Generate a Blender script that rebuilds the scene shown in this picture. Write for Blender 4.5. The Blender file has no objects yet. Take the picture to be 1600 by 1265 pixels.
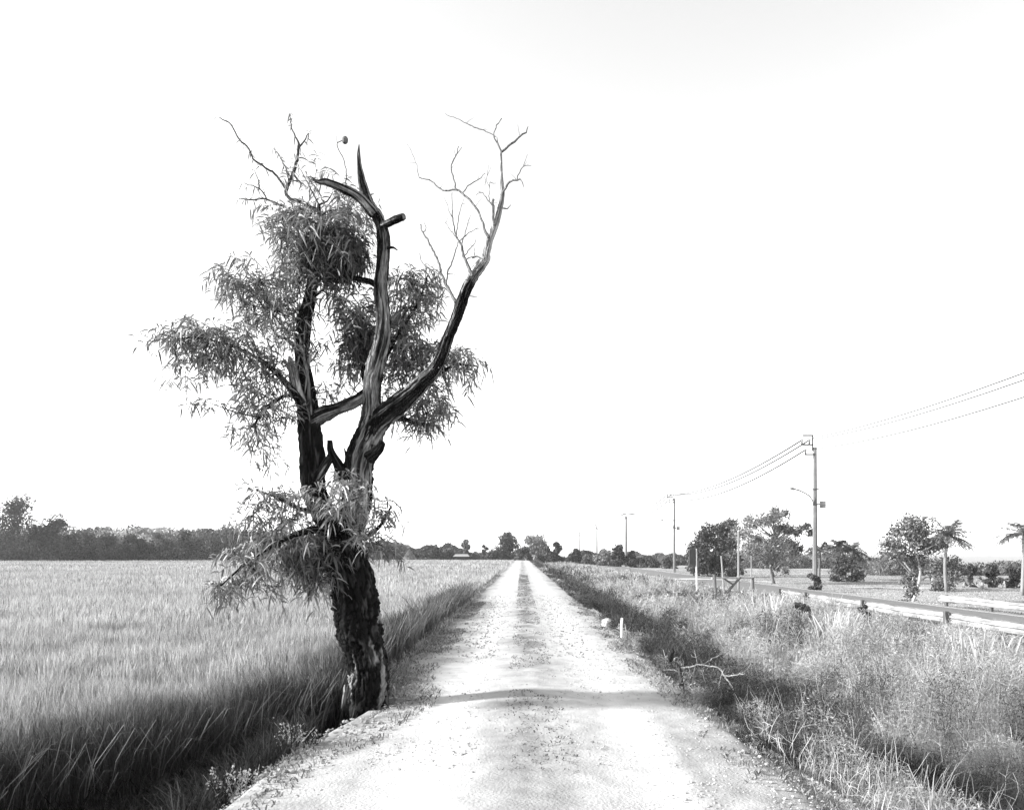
import bpy, math, random
import numpy as np
from mathutils import Vector

R = math.radians
random.seed(7)
rng = np.random.default_rng(7)
scene = bpy.context.scene
COL = scene.collection

# ------------------------------------------------------------------ camera, sky, sun
EYE = 1.6
F = 1244.4            # focal length in px of the 1600 px wide photo
CX, HY = 800.0, 865.0  # principal column, horizon row
cam_d = bpy.data.cameras.new('camera')
cam_d.lens = 28.0; cam_d.sensor_width = 36.0
cam_d.shift_y = (HY - 632.5) / 1600.0
cam_d.clip_start = 0.05; cam_d.clip_end = 9000
cam = bpy.data.objects.new('camera', cam_d); COL.objects.link(cam)
cam.location = (0, 0, EYE); cam.rotation_euler = (R(90), 0, 0)
scene.camera = cam

SUN_EL, SUN_AZ = R(21), R(275)       # azimuth clockwise from +Y: the sun stands to the left
w = bpy.data.worlds.new('World'); scene.world = w; w.use_nodes = True
nt = w.node_tree; nt.nodes.clear()
sky = nt.nodes.new('ShaderNodeTexSky'); sky.sky_type = 'NISHITA'; sky.sun_disc = False
sky.sun_elevation = SUN_EL; sky.sun_rotation = SUN_AZ
sky.air_density = 1.6; sky.dust_density = 0.2; sky.ozone_density = 1.0
bw = nt.nodes.new('ShaderNodeRGBToBW')            # black and white film
bg = nt.nodes.new('ShaderNodeBackground'); bg.inputs[1].default_value = 0.15
wo = nt.nodes.new('ShaderNodeOutputWorld')
nt.links.new(sky.outputs[0], bw.inputs[0]); nt.links.new(bw.outputs[0], bg.inputs[0]); nt.links.new(bg.outputs[0], wo.inputs[0])

sd = bpy.data.lights.new('sun', 'SUN'); sd.energy = 4.6; sd.angle = R(4.5); sd.color = (1, 1, 1)
sun = bpy.data.objects.new('sun', sd); COL.objects.link(sun)
sdir = Vector((math.sin(SUN_AZ) * math.cos(SUN_EL), math.cos(SUN_AZ) * math.cos(SUN_EL), math.sin(SUN_EL)))
sdir_l = Vector((-math.cos(SUN_EL), -0.10, math.sin(SUN_EL)))
sun.rotation_euler = sdir_l.to_track_quat('Z', 'Y').to_euler()
scene.view_settings.view_transform = 'Standard'; scene.view_settings.look = 'None'
scene.view_settings.exposure = 1.6; scene.view_settings.gamma = 1.0
scene.render.engine = 'CYCLES'
scene.cycles.max_bounces = 6; scene.cycles.diffuse_bounces = 3; scene.cycles.transmission_bounces = 3
scene.cycles.volume_bounces = 1

# ------------------------------------------------------------------ helpers
def hash3(ix, iy, iz, s=0):
    n = (ix.astype(np.int64) * 374761393 + iy.astype(np.int64) * 668265263 + iz.astype(np.int64) * 2147483647 + s * 974634777) & 0xffffffff
    n = ((n ^ (n >> 13)) * 1274126177) & 0xffffffff
    n = ((n ^ (n >> 16)) * 2246822519) & 0xffffffff
    return ((n ^ (n >> 15)) & 0xffffff) / float(0xffffff)
def vn(x, y, z=0.0, s=0):
    x = np.asarray(x, float); y = np.asarray(y, float) + 0 * x; z = np.asarray(z, float) + 0 * x
    ix, iy, iz = np.floor(x), np.floor(y), np.floor(z)
    fx, fy, fz = x - ix, y - iy, z - iz
    fx = fx * fx * (3 - 2 * fx); fy = fy * fy * (3 - 2 * fy); fz = fz * fz * (3 - 2 * fz)
    r = 0
    for a in (0, 1):
        for b in (0, 1):
            for c in (0, 1):
                r = r + hash3(ix + a, iy + b, iz + c, s) * (fx if a else 1 - fx) * (fy if b else 1 - fy) * (fz if c else 1 - fz)
    return r
def fbm(x, y, z=0.0, o=4, s=0):
    t, a, n = 0, 0.5, 0
    for i in range(o):
        t = t + a * vn(np.asarray(x) * 2 ** i, np.asarray(y) * 2 ** i, np.asarray(z) * 2 ** i, s + i); n += a; a *= 0.5
    return t / n
def sstep(a, b, x):
    t = np.clip((np.asarray(x, float) - a) / (b - a), 0, 1); return t * t * (3 - 2 * t)
def norm(v): return v / (np.linalg.norm(v, axis=-1, keepdims=True) + 1e-9)

def unit_rand(n):
    v = rng.normal(size=(n, 3)); return norm(v)

class MB:
    """collects verts / quads / tris (with a per-vertex tone) and links them as one mesh object"""
    def __init__(s): s.v = []; s.q = []; s.t = []; s.c = []; s.n = 0
    def add(s, v, q=None, t=None, tone=1.0):
        v = np.asarray(v, float).reshape(-1, 3)
        s.v.append(v)
        if q is not None and len(q): s.q.append(np.asarray(q, int).reshape(-1, 4) + s.n)
        if t is not None and len(t): s.t.append(np.asarray(t, int).reshape(-1, 3) + s.n)
        tone = np.asarray(tone, float)
        s.c.append(np.full(len(v), float(tone)) if tone.ndim == 0 else tone.reshape(-1))
        s.n += len(v)
    def build(s, name, mat, parent=None, smooth=False):
        v = np.concatenate(s.v); c = np.concatenate(s.c)
        q = np.concatenate(s.q) if s.q else np.zeros((0, 4), int)
        t = np.concatenate(s.t) if s.t else np.zeros((0, 3), int)
        off = np.array(parent.location) if parent is not None else np.zeros(3)
        v = v - off
        me = bpy.data.meshes.new(name)
        me.vertices.add(len(v)); me.vertices.foreach_set('co', v.astype(np.float32).ravel())
        loops = np.concatenate([q.ravel(), t.ravel()]).astype(np.int32)
        me.loops.add(len(loops)); me.loops.foreach_set('vertex_index', loops)
        starts = np.concatenate([np.arange(len(q)) * 4, len(q) * 4 + np.arange(len(t)) * 3]).astype(np.int32)
        me.polygons.add(len(starts)); me.polygons.foreach_set('loop_start', starts)
        me.polygons.foreach_set('use_smooth', np.full(len(starts), smooth))
        me.update(calc_edges=True)
        a = me.attributes.new('tone', 'FLOAT', 'POINT'); a.data.foreach_set('value', c.astype(np.float32))
        me.materials.append(mat)
        o = bpy.data.objects.new(name, me); COL.objects.link(o)
        if parent is not None: o.parent = parent
        return o
    def box(s, c, size, tone=1.0, rot=0.0, tilt=0.0):
        x, y, z = [d / 2 for d in size]
        v = np.array([(a, b, d) for a in (-x, x) for b in (-y, y) for d in (-z, z)])
        ct, st = math.cos(tilt), math.sin(tilt)
        v = np.stack([v[:, 0] * ct - v[:, 2] * st, v[:, 1], v[:, 0] * st + v[:, 2] * ct], 1)
        cr, sr = math.cos(rot), math.sin(rot)
        v = np.stack([v[:, 0] * cr - v[:, 1] * sr, v[:, 0] * sr + v[:, 1] * cr, v[:, 2]], 1)
        s.add(v + np.array(c), q=[(0, 1, 3, 2), (4, 6, 7, 5), (0, 4, 5, 1), (2, 3, 7, 6), (0, 2, 6, 4), (1, 5, 7, 3)], tone=tone)
    def tube(s, pts, rad, sides=8, tone=1.0, disp=None):
        """disp(theta[sides], length[rings], radius) -> (offset ratio, tone) grids"""
        pts = np.asarray(pts, float); rad = np.asarray(rad, float) * np.ones(len(pts))
        n = len(pts)
        tan = norm(np.gradient(pts, axis=0))
        ref = np.array([0.0, 1.0, 0.0]) if abs(tan[0][1]) < 0.9 else np.array([1.0, 0, 0])
        U = np.zeros((n, 3)); u = ref
        for i in range(n):
            u = u - tan[i] * np.dot(u, tan[i]); u = u / (np.linalg.norm(u) + 1e-9); U[i] = u
        V = np.cross(tan, U)
        th = np.arange(sides) * 2 * math.pi / sides
        ln = np.concatenate([[0], np.cumsum(np.linalg.norm(np.diff(pts, axis=0), axis=1))])
        rr = rad[:, None] * np.ones((n, sides)); tt = tone
        if disp:
            dd, tt = disp(th[None, :] + 0 * ln[:, None], ln[:, None] + 0 * th[None, :], rad[:, None])
            rr = rr * (1 + dd); tt = np.concatenate([tt.ravel(), [tt[0, 0], tt[-1, 0]]])
        ring = pts[:, None, :] + rr[..., None] * (np.cos(th)[None, :, None] * U[:, None, :] + np.sin(th)[None, :, None] * V[:, None, :])
        v = np.concatenate([ring.reshape(-1, 3), pts[:1], pts[-1:]])
        i = np.arange(n - 1)[:, None] * sides; j = np.arange(sides)[None, :]; k = (j + 1) % sides
        q = np.stack([i + j, i + k, i + sides + k, i + sides + j], -1).reshape(-1, 4)
        j1 = np.arange(sides); k1 = (j1 + 1) % sides; a = n * sides
        t = np.concatenate([np.stack([k1, j1, 0 * j1 + a], 1), np.stack([j1 + (n - 1) * sides, k1 + (n - 1) * sides, 0 * j1 + a + 1], 1)])
        s.add(v, q=q, t=t, tone=tt)

def catmull(p, step):
    p = np.asarray(p, float)
    P = np.concatenate([[2 * p[0] - p[1]], p, [2 * p[-1] - p[-2]]])
    out = []
    for i in range(1, len(P) - 2):
        L = np.linalg.norm(P[i + 1][:3] - P[i][:3]); n = max(1, int(L / step))
        t = (np.arange(n) / n)[:, None]
        out.append(0.5 * (2 * P[i] + (P[i + 1] - P[i - 1]) * t + (2 * P[i - 1] - 5 * P[i] + 4 * P[i + 1] - P[i + 2]) * t ** 2
                          + (3 * P[i] - P[i - 1] - 3 * P[i + 1] + P[i + 2]) * t ** 3))
    out.append(P[-2:-1]); return np.concatenate(out)

def at(px, py, D):    # the world point seen at a photo pixel at distance D
    return np.array([(px - CX) / F * D, D, EYE + (HY - py) / F * D])

def tag(o, label=None, cat=None, group=None, kind=None):
    if label: o['label'] = label
    if cat: o['category'] = cat
    if group: o['group'] = group
    if kind: o['kind'] = kind
    return o
def empty(name, loc, label=None, cat=None, group=None):
    o = bpy.data.objects.new(name, None); COL.objects.link(o); o.location = tuple(float(c) for c in loc)
    o.empty_display_size = 0.2
    return tag(o, label, cat, group)

# ------------------------------------------------------------------ materials (all grey: black and white photograph)
def mat(name, lo, hi, rough=0.8, scale=3.0, detail=6, bump=0.0, bscale=30.0, trans=0.0, spec=0.3, stretch=(1, 1, 1), contrast=(0.3, 0.7), metal=0.0, rnd=0.0):
    m = bpy.data.materials.new(name); m.use_nodes = True
    n = m.node_tree.nodes; l = m.node_tree.links
    p = n['Principled BSDF']; p.inputs['Roughness'].default_value = rough; p.inputs['Metallic'].default_value = metal
    p.inputs['Specular IOR Level'].default_value = spec
    tc = n.new('ShaderNodeTexCoord'); mp = n.new('ShaderNodeMapping'); mp.inputs['Scale'].default_value = stretch
    l.new(tc.outputs['Object'], mp.inputs[0])
    no = n.new('ShaderNodeTexNoise'); no.inputs['Scale'].default_value = scale; no.inputs['Detail'].default_value = detail
    no.inputs['Roughness'].default_value = 0.62
    l.new(mp.outputs[0], no.inputs['Vector'])
    mr = n.new('ShaderNodeMapRange'); mr.inputs[1].default_value = contrast[0]; mr.inputs[2].default_value = contrast[1]
    mr.inputs[3].default_value = lo; mr.inputs[4].default_value = hi
    l.new(no.outputs[0], mr.inputs[0])
    at_ = n.new('ShaderNodeAttribute'); at_.attribute_name = 'tone'
    mu = n.new('ShaderNodeMath'); mu.operation = 'MULTIPLY'; l.new(mr.outputs[0], mu.inputs[0]); l.new(at_.outputs['Fac'], mu.inputs[1])
    col = mu.outputs[0]
    l.new(col, p.inputs['Base Color'])
    if bump:
        nb = n.new('ShaderNodeTexNoise'); nb.inputs['Scale'].default_value = bscale; nb.inputs['Detail'].default_value = 8
        l.new(mp.outputs[0], nb.inputs['Vector'])
        b = n.new('ShaderNodeBump'); b.inputs['Strength'].default_value = bump; b.inputs['Distance'].default_value = 0.04 if name == 'bark' else 0.02
        l.new(nb.outputs[0], b.inputs['Height']); l.new(b.outputs[0], p.inputs['Normal'])
    if trans:
        tr = n.new('ShaderNodeBsdfTranslucent'); mx = n.new('ShaderNodeMixShader'); mx.inputs[0].default_value = trans
        l.new(col, tr.inputs[0]); l.new(p.outputs[0], mx.inputs[1]); l.new(tr.outputs[0], mx.inputs[2])
        l.new(mx.outputs[0], n['Material Output'].inputs[0])
    return m
M = dict(
    soil=mat('soil', 0.10, 0.20, 0.95, 2.0, bump=0.6, bscale=12),
    road=mat('road_gravel', 0.33, 0.44, 0.95, 2.2, 12, bump=0.5, bscale=45, contrast=(0.3, 0.7)),
    stone=mat('stone', 0.20, 0.36, 0.9, 6, bump=0.4),
    rice=mat('rice_straw', 0.8, 1.0, 0.6, 0.6, trans=0.3, spec=0.35),
    weed=mat('weed_leaf', 0.85, 1.0, 0.8, 1.0, trans=0.45, spec=0.1),
    leaf=mat('tree_leaf', 0.85, 1.0, 0.42, 1.0, trans=0.22, spec=0.5),
    bark=mat('bark', 0.55, 1.25, 0.95, 14, bump=1.0, bscale=30, stretch=(1.6, 1.6, 0.3), spec=0.04),
    far_leaf=mat('far_leaf', 0.6, 1.1, 0.7, 0.7, trans=0.25, spec=0.25),
    wood=mat('weathered_wood', 0.7, 1.1, 0.9, 9, bump=0.5, stretch=(1, 1, 0.2)),
    asphalt=mat('asphalt', 0.11, 0.16, 0.9, 1.2, 8, bump=0.2, bscale=60),
    concrete=mat('concrete', 0.09, 0.15, 0.85, 3, bump=0.2),
    steel=mat('galvanised_steel', 0.14, 0.33, 0.6, 3.5, spec=0.4, stretch=(1, 0.4, 1), contrast=(0.35, 0.6)),
    darksteel=mat('dark_steel', 0.05, 0.09, 0.6, 5),
    porcelain=mat('porcelain', 0.03, 0.05, 0.3, 4, spec=0.6),
    white=mat('white_paint', 0.7, 0.82, 0.6, 4),
    plastic=mat('thin_plastic', 0.65, 0.8, 0.4, 5, trans=0.2, spec=0.5),
    board=mat('board', 0.05, 0.08, 0.7, 5),
)

# ------------------------------------------------------------------ terrain
VX = 0.012                      # the road runs a touch to the right of the view axis
def xrel(x, y): return np.asarray(x) - VX * np.asarray(y)
def edgeL(y):
    y = np.asarray(y, float)
    return -1.72 - 0.42 * sstep(8.0, 4.5, y) + 0.28 * np.exp(-((y - 8.3) / 1.2) ** 2) + 0.16 * (fbm(y * 0.9, 3.3, 0, 4, 5) - 0.5) + 0.1 * (vn(y * 5, 1.1, 0, 9) - 0.5)
def edgeR(y):
    y = np.asarray(y, float)
    return 1.95 + 0.34 * (fbm(y * 0.55, 8.3, 0, 4, 6) - 0.5) + 0.12 * (vn(y * 4, 5.1, 0, 19) - 0.5)
PX = np.array([-4000, -60, -3.2, -2.6, -2.05, -1.85, 0, 1.85, 2.1, 2.9, 3.7, 4.6, 5.6, 8.5, 12.2, 13.0, 13.4, 16.5, 19.7, 20.2, 22, 30, 4000])
PZ = np.array([-0.55, -0.55, -0.55, -0.50, -0.14, -0.03, 0.04, -0.03, -0.10, -0.58, -1.02, -1.14, -1.02, -0.90, -0.88, -0.78, -0.76, -0.74, -0.84, -0.90, -1.0, -1.02, -1.02])
def zg(x, y):
    x = np.asarray(x, float); y = np.asarray(y, float); r = xrel(x, y)
    r = r - np.where(r < -1, 0.26 * np.exp(-((y - 8.4) / 1.3) ** 2), 0)
    z = np.interp(r, PX, PZ)
    n = fbm(x * 0.8, y * 0.8, 0, 3, 11) - 0.5
    amp = np.where((r > -1.9) & (r < 1.9), 0.02, 0.14) * np.where((r > 13) & (r < 20), 0.05, 1) * sstep(400, 60, np.abs(x))
    return z + n * amp
def grid(xs, ys, zf, tone=1.0, rel=False):
    X, Y = np.meshgrid(xs, ys)
    if rel: X = X + VX * Y
    Z = zf(X, Y)
    nx = len(xs); ny = len(ys)
    i = np.arange(ny - 1)[:, None] * nx; j = np.arange(nx - 1)[None, :]
    q = np.stack([i + j, i + j + 1, i + nx + j + 1, i + nx + j], -1).reshape(-1, 4)
    tn = tone(X, Y).ravel() if callable(tone) else tone
    return np.stack([X, Y, Z], -1).reshape(-1, 3), q, tn
ys = np.concatenate([[-4000, -500, -80, -20, -8], np.arange(-3, 3, 0.25), np.arange(3, 13, 0.11), np.arange(13, 30, 0.25), np.arange(30, 80, 1.0), np.geomspace(80, 600, 50), [900, 1500, 3000, 5000]])
xs = np.concatenate([[-4000, -1200, -500], -np.geomspace(250, 8, 26), np.arange(-7.7, -2.8, 0.18), np.arange(-2.8, -1.2, 0.06), np.arange(-1.2, 1.4, .18), np.arange(1.4, 3.0, .08), np.arange(3.0, 13, 0.18), np.arange(13, 26, 0.4), np.geomspace(26, 300, 30), [500, 1200, 4000]])
def ground_tone(X, Y):
    r = xrel(X, Y)
    t = 0.55 + 0 * X
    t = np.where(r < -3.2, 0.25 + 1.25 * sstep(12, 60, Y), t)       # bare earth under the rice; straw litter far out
    t = np.where((r > 5.5) & (r < 13), 1.3, t)
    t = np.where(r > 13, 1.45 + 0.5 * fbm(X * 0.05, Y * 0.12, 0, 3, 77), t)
    t = np.where((r > -3.2) & (r < -2.0) & (Y < 30), 0.14, t)  # near bank soil coloured dark for the shade beside the rice
    t = np.where((r > -2.0) & (r < -1.5), 1.5, t)
    t = np.where((r < 2.5) & (r > 1.5), 1.7, t)
    return t
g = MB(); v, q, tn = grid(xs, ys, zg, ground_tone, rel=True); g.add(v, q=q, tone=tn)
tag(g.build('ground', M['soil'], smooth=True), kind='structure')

# the dirt road: a sheet with ragged edges lying on the ground
ry = np.concatenate([np.arange(-3, 16, 0.045), np.arange(16, 40, 0.12), np.geomspace(40, 320, 160)])
NU = 90
u = np.linspace(0, 1, NU)
Y = ry[:, None] + 0 * u[None, :]
L_, R_ = edgeL(ry)[:, None], edgeR(ry)[:, None]
Xr = L_ + (R_ - L_) * u[None, :]; X = Xr + VX * Y
near = sstep(40, 14, Y)
Z = zg(X, Y) + 0.03 * (1 - np.abs(2 * u[None, :] - 1) ** 6) - 0.03 * (np.abs(2 * u[None, :] - 1) > 0.97) - 0.012
Z = Z + 0.03 + near * (0.018 * (fbm(X * 7, Y * 7, 0, 4, 21) - 0.5)) - 0.02 * (np.exp(-((Xr + 0.75) / 0.28) ** 2) + np.exp(-((Xr - 0.85) / 0.28) ** 2))
track = np.maximum(np.exp(-((Xr + 0.72) / 0.38) ** 2), np.exp(-((Xr - 0.9) / 0.45) ** 2))
mid = np.exp(-((Xr - 0.12) / 0.26) ** 2) * (0.35 + 0.65 * sstep(7, 14, Y))
patch = fbm(X * 1.4, Y * 0.5, 0, 4, 33)
grit = fbm(X * 11, Y * 9, 0, 3, 34)
T = 0.84 + 0.34 * track - 0.40 * mid * sstep(0.30, 0.62, fbm(X * 5, Y * 2.2, 0, 4, 37)) - 0.25 * sstep(0.5, 0.72, patch) * (1 - track) + 0.34 * (grit - 0.5)
T = T - 0.5 * sstep(0.5, 0.0, Xr - L_) * sstep(0.28, 0.6, fbm(X * 3, Y * 2, 0, 3, 35)) - 0.25 * sstep(0.4, 0.0, R_ - Xr) * sstep(0.4, 0.6, fbm(X * 3, Y * 2, 0, 3, 36))
rut = np.exp(-((Xr - 1.28 - 0.05 * np.sin(Y)) / 0.07) ** 2) * sstep(9, 7, Y)
T = T - 0.22 * rut
m_ = MB(); i = np.arange(len(ry) - 1)[:, None] * NU; j = np.arange(NU - 1)[None, :]
m_.add(np.stack([X, Y, Z], -1).reshape(-1, 3), q=np.stack([i + j, i + j + 1, i + NU + j + 1, i + NU + j], -1).reshape(-1, 4), tone=T.ravel())
tag(m_.build('dirt_road', M['road'], smooth=True), kind='structure')

# highway behind the guard rail
hy = np.concatenate([np.arange(-20, 120, 2.0), np.geomspace(120, 900, 30)])
hx = np.linspace(13.25, 19.5, 14)
m_ = MB(); v, q, tn = grid(hx, hy, lambda X, Y: zg(X, Y) + 0.02, 1.0, rel=True); m_.add(v, q=q, tone=tn)
tag(m_.build('highway', M['asphalt'], smooth=True), kind='structure')
for xa in (13.6, 19.15):
    m_ = MB(); v, q, tn = grid(np.array([xa, xa + 0.12]), hy, lambda X, Y: zg(X, Y) + 0.026, 1.0, rel=True); m_.add(v, q=q, tone=tn)
    tag(m_.build('road_marking', M['white']), kind='structure')
# pale dirt tracks across the land behind the highway
for ya, wd, x0, x1 in ((60, 2.2, 26, 60), (72, 4.0, 13, 24)):
    xx = np.linspace(x0, x1, 40); yy = np.linspace(0, wd, 4)
    Xt, Yt = np.meshgrid(xx, yy); Yt = Yt + ya - 0.12 * (Xt - x0)
    m_ = MB(); i = np.arange(3)[:, None] * 40; j = np.arange(39)[None, :]
    m_.add(np.stack([Xt, Yt, zg(Xt, Yt) + 0.04], -1).reshape(-1, 3), q=np.stack([i + j, i + j + 1, i + 40 + j + 1, i + 40 + j], -1).reshape(-1, 4))
    tag(m_.build('path', M['road']), kind='structure')

# ------------------------------------------------------------------ blades
def blades(mb, x, y, h, wdt, lean, leandir, tone, zoff=0.0, curl=1.0, zbase=None):
    if zbase is None and mb is globals().get('bank'):
        k = ~((np.abs(x + 1.60) < 0.42) & (y > 6.9) & (y < 8.7))
        x, y, h, wdt, tone = x[k], y[k], h[k], wdt[k], tone[k]; lean = lean[k]; leandir = leandir[k]
    n = len(x)
    z = (zg(x, y) if zbase is None else zbase) + zoff
    b = np.stack([x, y, z], 1)
    ld = np.stack([np.cos(leandir), np.sin(leandir), 0 * x], 1)
    a = rng.uniform(0, 2 * math.pi, n)
    wv = np.stack([np.cos(a), np.sin(a), 0 * x], 1) * (wdt / 2)[:, None]
    up = np.array([0, 0, 1.0])
    s1 = b + ld * (lean * 0.28 * h)[:, None] + up * (h * 0.55)[:, None]
    s2 = b + ld * (lean * 0.68 * h * curl)[:, None] + up * (h * 0.85)[:, None]
    tip = b + ld * (lean * 1.15 * h * curl)[:, None] + up * (h * (1.0 - 0.25 * lean))[:, None]
    v = np.stack([b - wv * 0.7, b + wv * 0.7, s1 - wv, s1 + wv, s2 - wv * 0.7, s2 + wv * 0.7, tip], 1).reshape(-1, 3)
    k = np.arange(n)[:, None] * 7
    q = np.concatenate([k + np.array([0, 1, 3, 2]), k + np.array([2, 3, 5, 4])])
    t = k + np.array([4, 5, 6])
    mb.add(v, q=q, t=t, tone=np.repeat(tone, 7))

def scatter(y0, y1, xl, xr_, dens):
    """random points with y in [y0,y1], x between functions xl(y), xr_(y)"""
    A = 0; out = []
    yy = np.linspace(y0, y1, 60); wd = np.maximum(xr_(yy) - xl(yy), 0)
    area = np.trapezoid(wd, yy) if hasattr(np, 'trapezoid') else np.trapz(wd, yy)
    n = int(area * dens)
    cdf = np.cumsum(wd); cdf = cdf / cdf[-1]
    y = np.interp(rng.uniform(0, 1, n), cdf, yy) + rng.uniform(-.5, .5, n) * (y1 - y0) / 60
    a, b = xl(y), xr_(y)
    x = a + (b - a) * rng.uniform(0, 1, n)
    return x, y

# rice: full height inside field edge, shorter on the bank
def rice_edge(y): return np.where(y < 9, -1.95 - (9 - y) * 0.5, -1.9) + VX * y + 0.12 * (vn(y * 1.3, 2.2, 0, 3) - 0.5)
rice = MB()
for (y0, y1, dens, wm, hvar) in ((2.2, 9, 3000, 0.72, 1), (9, 16, 1300, 1.1, 1), (16, 34, 420, 1.7, 1), (34, 75, 110, 3.2, 0.7), (75, 150, 24, 8, 0.5), (150, 260, 9, 14, 0.4)):
    x, y = scatter(y0, y1, lambda y: -0.70 * y - 1.5, lambda y: rice_edge(y), dens)
    n = len(x)
    e = rice_edge(y) - x                               # distance inside the field
    patchn = fbm(x * 0.35, y * 0.35, 0, 3, 44)
    # a gap in the verge clump beyond 26 m: lower, lighter growth
    hh = (0.80 + 0.14 * (patchn - 0.5)) * rng.uniform(0.75, 1.08, n)
    hh = hh * (0.86 + 0.3 * vn(x * 3.1, y * 3.1, 0, 47)); hh = hh * np.where(y > 26, 0.80 + 0.2 * sstep(0, 3, e), 1.0)
    hh = hh * (0.72 + 0.28 * sstep(0, 0.5, e))
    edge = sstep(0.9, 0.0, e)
    wind = rng.normal(-0.25, 1.0, n)
    ldir = np.where(rng.uniform(0, 1, n) < 0.05 + 0.25 * edge, rng.normal(-0.2, 1.1, n), rng.uniform(0, 2 * math.pi, n))
    lean = rng.uniform(0.02, 0.22, n) + edge * rng.uniform(0, 0.3, n) * vn(x * 1.2, y * 1.2, 0, 48)
    tone = 0.44 * rng.uniform(0.5, 1.25, n) * (0.8 + 0.4 * patchn)
    streak = fbm(x * 0.015, y * 0.11, 0, 3, 45)
    tone = tone * (1 - 0.25 * sstep(0.5, 0.7, streak) * sstep(40, 90, y))
    tone = np.where(rng.uniform(0, 1, n) < 0.12, tone * 0.35, tone) * (1 - 0.9 * sstep(1.6, 0.2, e + 1.2 * (patchn - 0.5)) * sstep(45, 18, y))  # shade of the road side put into the tone of the edge blades
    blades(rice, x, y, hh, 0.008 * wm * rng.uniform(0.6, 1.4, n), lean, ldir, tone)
# long leaning stems along the near edge, hanging over the bank
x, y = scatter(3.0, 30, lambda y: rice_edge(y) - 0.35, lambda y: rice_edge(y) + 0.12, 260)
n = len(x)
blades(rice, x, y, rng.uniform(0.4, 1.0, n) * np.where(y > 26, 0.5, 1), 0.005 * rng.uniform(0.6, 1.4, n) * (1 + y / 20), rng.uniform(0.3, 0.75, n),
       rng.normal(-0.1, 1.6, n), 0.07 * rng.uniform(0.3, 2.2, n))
tag(rice.build('rice_field', M['rice']), 'tall pale ripening rice filling the field left of the dirt road, with shade painted along its edge', 'rice', kind='stuff')

# low grass on the left bank, its near part coloured dark for shade
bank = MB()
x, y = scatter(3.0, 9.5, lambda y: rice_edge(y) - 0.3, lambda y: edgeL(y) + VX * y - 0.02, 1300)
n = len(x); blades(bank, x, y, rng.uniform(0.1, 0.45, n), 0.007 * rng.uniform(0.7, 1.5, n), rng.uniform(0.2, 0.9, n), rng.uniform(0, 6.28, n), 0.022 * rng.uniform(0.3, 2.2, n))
x, y = scatter(9.5, 60, lambda y: rice_edge(y) - 0.1, lambda y: edgeL(y) + VX * y + 0.1, 260)
n = len(x); blades(bank, x, y, rng.uniform(0.05, 0.16, n), 0.012 * rng.uniform(0.7, 1.5, n) * (1 + y / 20), rng.uniform(0.2, 0.9, n), rng.uniform(0, 6.28, n), 0.30 * rng.uniform(0.4, 1.4, n))
# sparse dry grass creeping over the road edges and the middle strip
def creeping(y0, y1, lo, hi, dens, thr, seed, tonev, hmax=0.06):
    x, y = scatter(y0, y1, lo, hi, dens)
    k = fbm(x * 2.2, y * 1.3, 0, 3, seed) > thr
    x, y = x[k], y[k]; n = len(x)
    blades(bank, x, y, rng.uniform(0.015, hmax, n), 0.006 * rng.uniform(0.7, 1.6, n) * (1 + y / 12), rng.uniform(0.3, 1.2, n), rng.uniform(0, 6.28, n), 1.5 * tonev * rng.uniform(0.3, 1.4, n), zoff=0.03)
creeping(3.5, 26, lambda y: edgeL(y) + VX * y - 0.1, lambda y: edgeL(y) + VX * y + 0.55, 700, 0.47, 51, 0.16)
creeping(3.5, 26, lambda y: edgeR(y) + VX * y - 0.45, lambda y: edgeR(y) + VX * y + 0.15, 700, 0.46, 52, 0.18)
creeping(6, 60, lambda y: VX * y - 0.16 + 0 * y, lambda y: VX * y + 0.42 + 0 * y, 420, 0.47, 53, 0.13, 0.045)
tag(bank.build('verge_grass', M['weed']), 'short dry grass on the road edges and the left bank, shade coloured into the near bank', 'grass', kind='stuff')

# ------------------------------------------------------------------ loose gravel and clods
ico_v = np.array([(0, 0, 1)] + [(math.cos(a) * .9, math.sin(a) * .9, 0.42) for a in np.arange(5) * 1.2566] +
                 [(math.cos(a + .628) * .9, math.sin(a + .628) * .9, -0.42) for a in np.arange(5) * 1.2566] + [(0, 0, -1)])
ico_f = np.array([(0, 1 + i, 1 + (i + 1) % 5) for i in range(5)] + [(1 + i, 6 + i, 1 + (i + 1) % 5) for i in range(5)] +
                 [(1 + (i + 1) % 5, 6 + i, 6 + (i + 1) % 5) for i in range(5)] + [(11, 6 + (i + 1) % 5, 6 + i) for i in range(5)])
def stones(mb, x, y, r, tone, z=None):
    n = len(x); z = (zg(x, y) + 0.044) if z is None else z
    sc = r[:, None] * rng.uniform(0.6, 1.35, (n, 3)); sc[:, 2] *= 0.6
    jit = rng.uniform(0.72, 1.25, (n, 12, 1))
    v = ico_v[None] * jit * sc[:, None, :]
    a = rng.uniform(0, 6.28, n); c, s = np.cos(a)[:, None], np.sin(a)[:, None]
    v = np.stack([v[..., 0] * c - v[..., 1] * s, v[..., 0] * s + v[..., 1] * c, v[..., 2]], -1) + np.stack([x, y, z], 1)[:, None, :]
    mb.add(v.reshape(-1, 3), t=(np.arange(n)[:, None, None] * 12 + ico_f[None]).reshape(-1, 3), tone=np.repeat(tone, 12))
gr = MB()
x, y = scatter(3.5, 12, lambda y: edgeL(y) + VX * y, lambda y: edgeR(y) + VX * y, 420)
k = (fbm(x * 1.5, y * 1.1, 0, 3, 61) + 0.25 * (np.abs(xrel(x, y)) > 1.1)) > rng.uniform(0.3, 0.9, len(x))
x, y = x[k], y[k]; n = len(x); stones(gr, x, y, rng.uniform(0.003, 0.012, n) * rng.uniform(0.6, 1.3, n), rng.uniform(0.9, 1.4, n))
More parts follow.
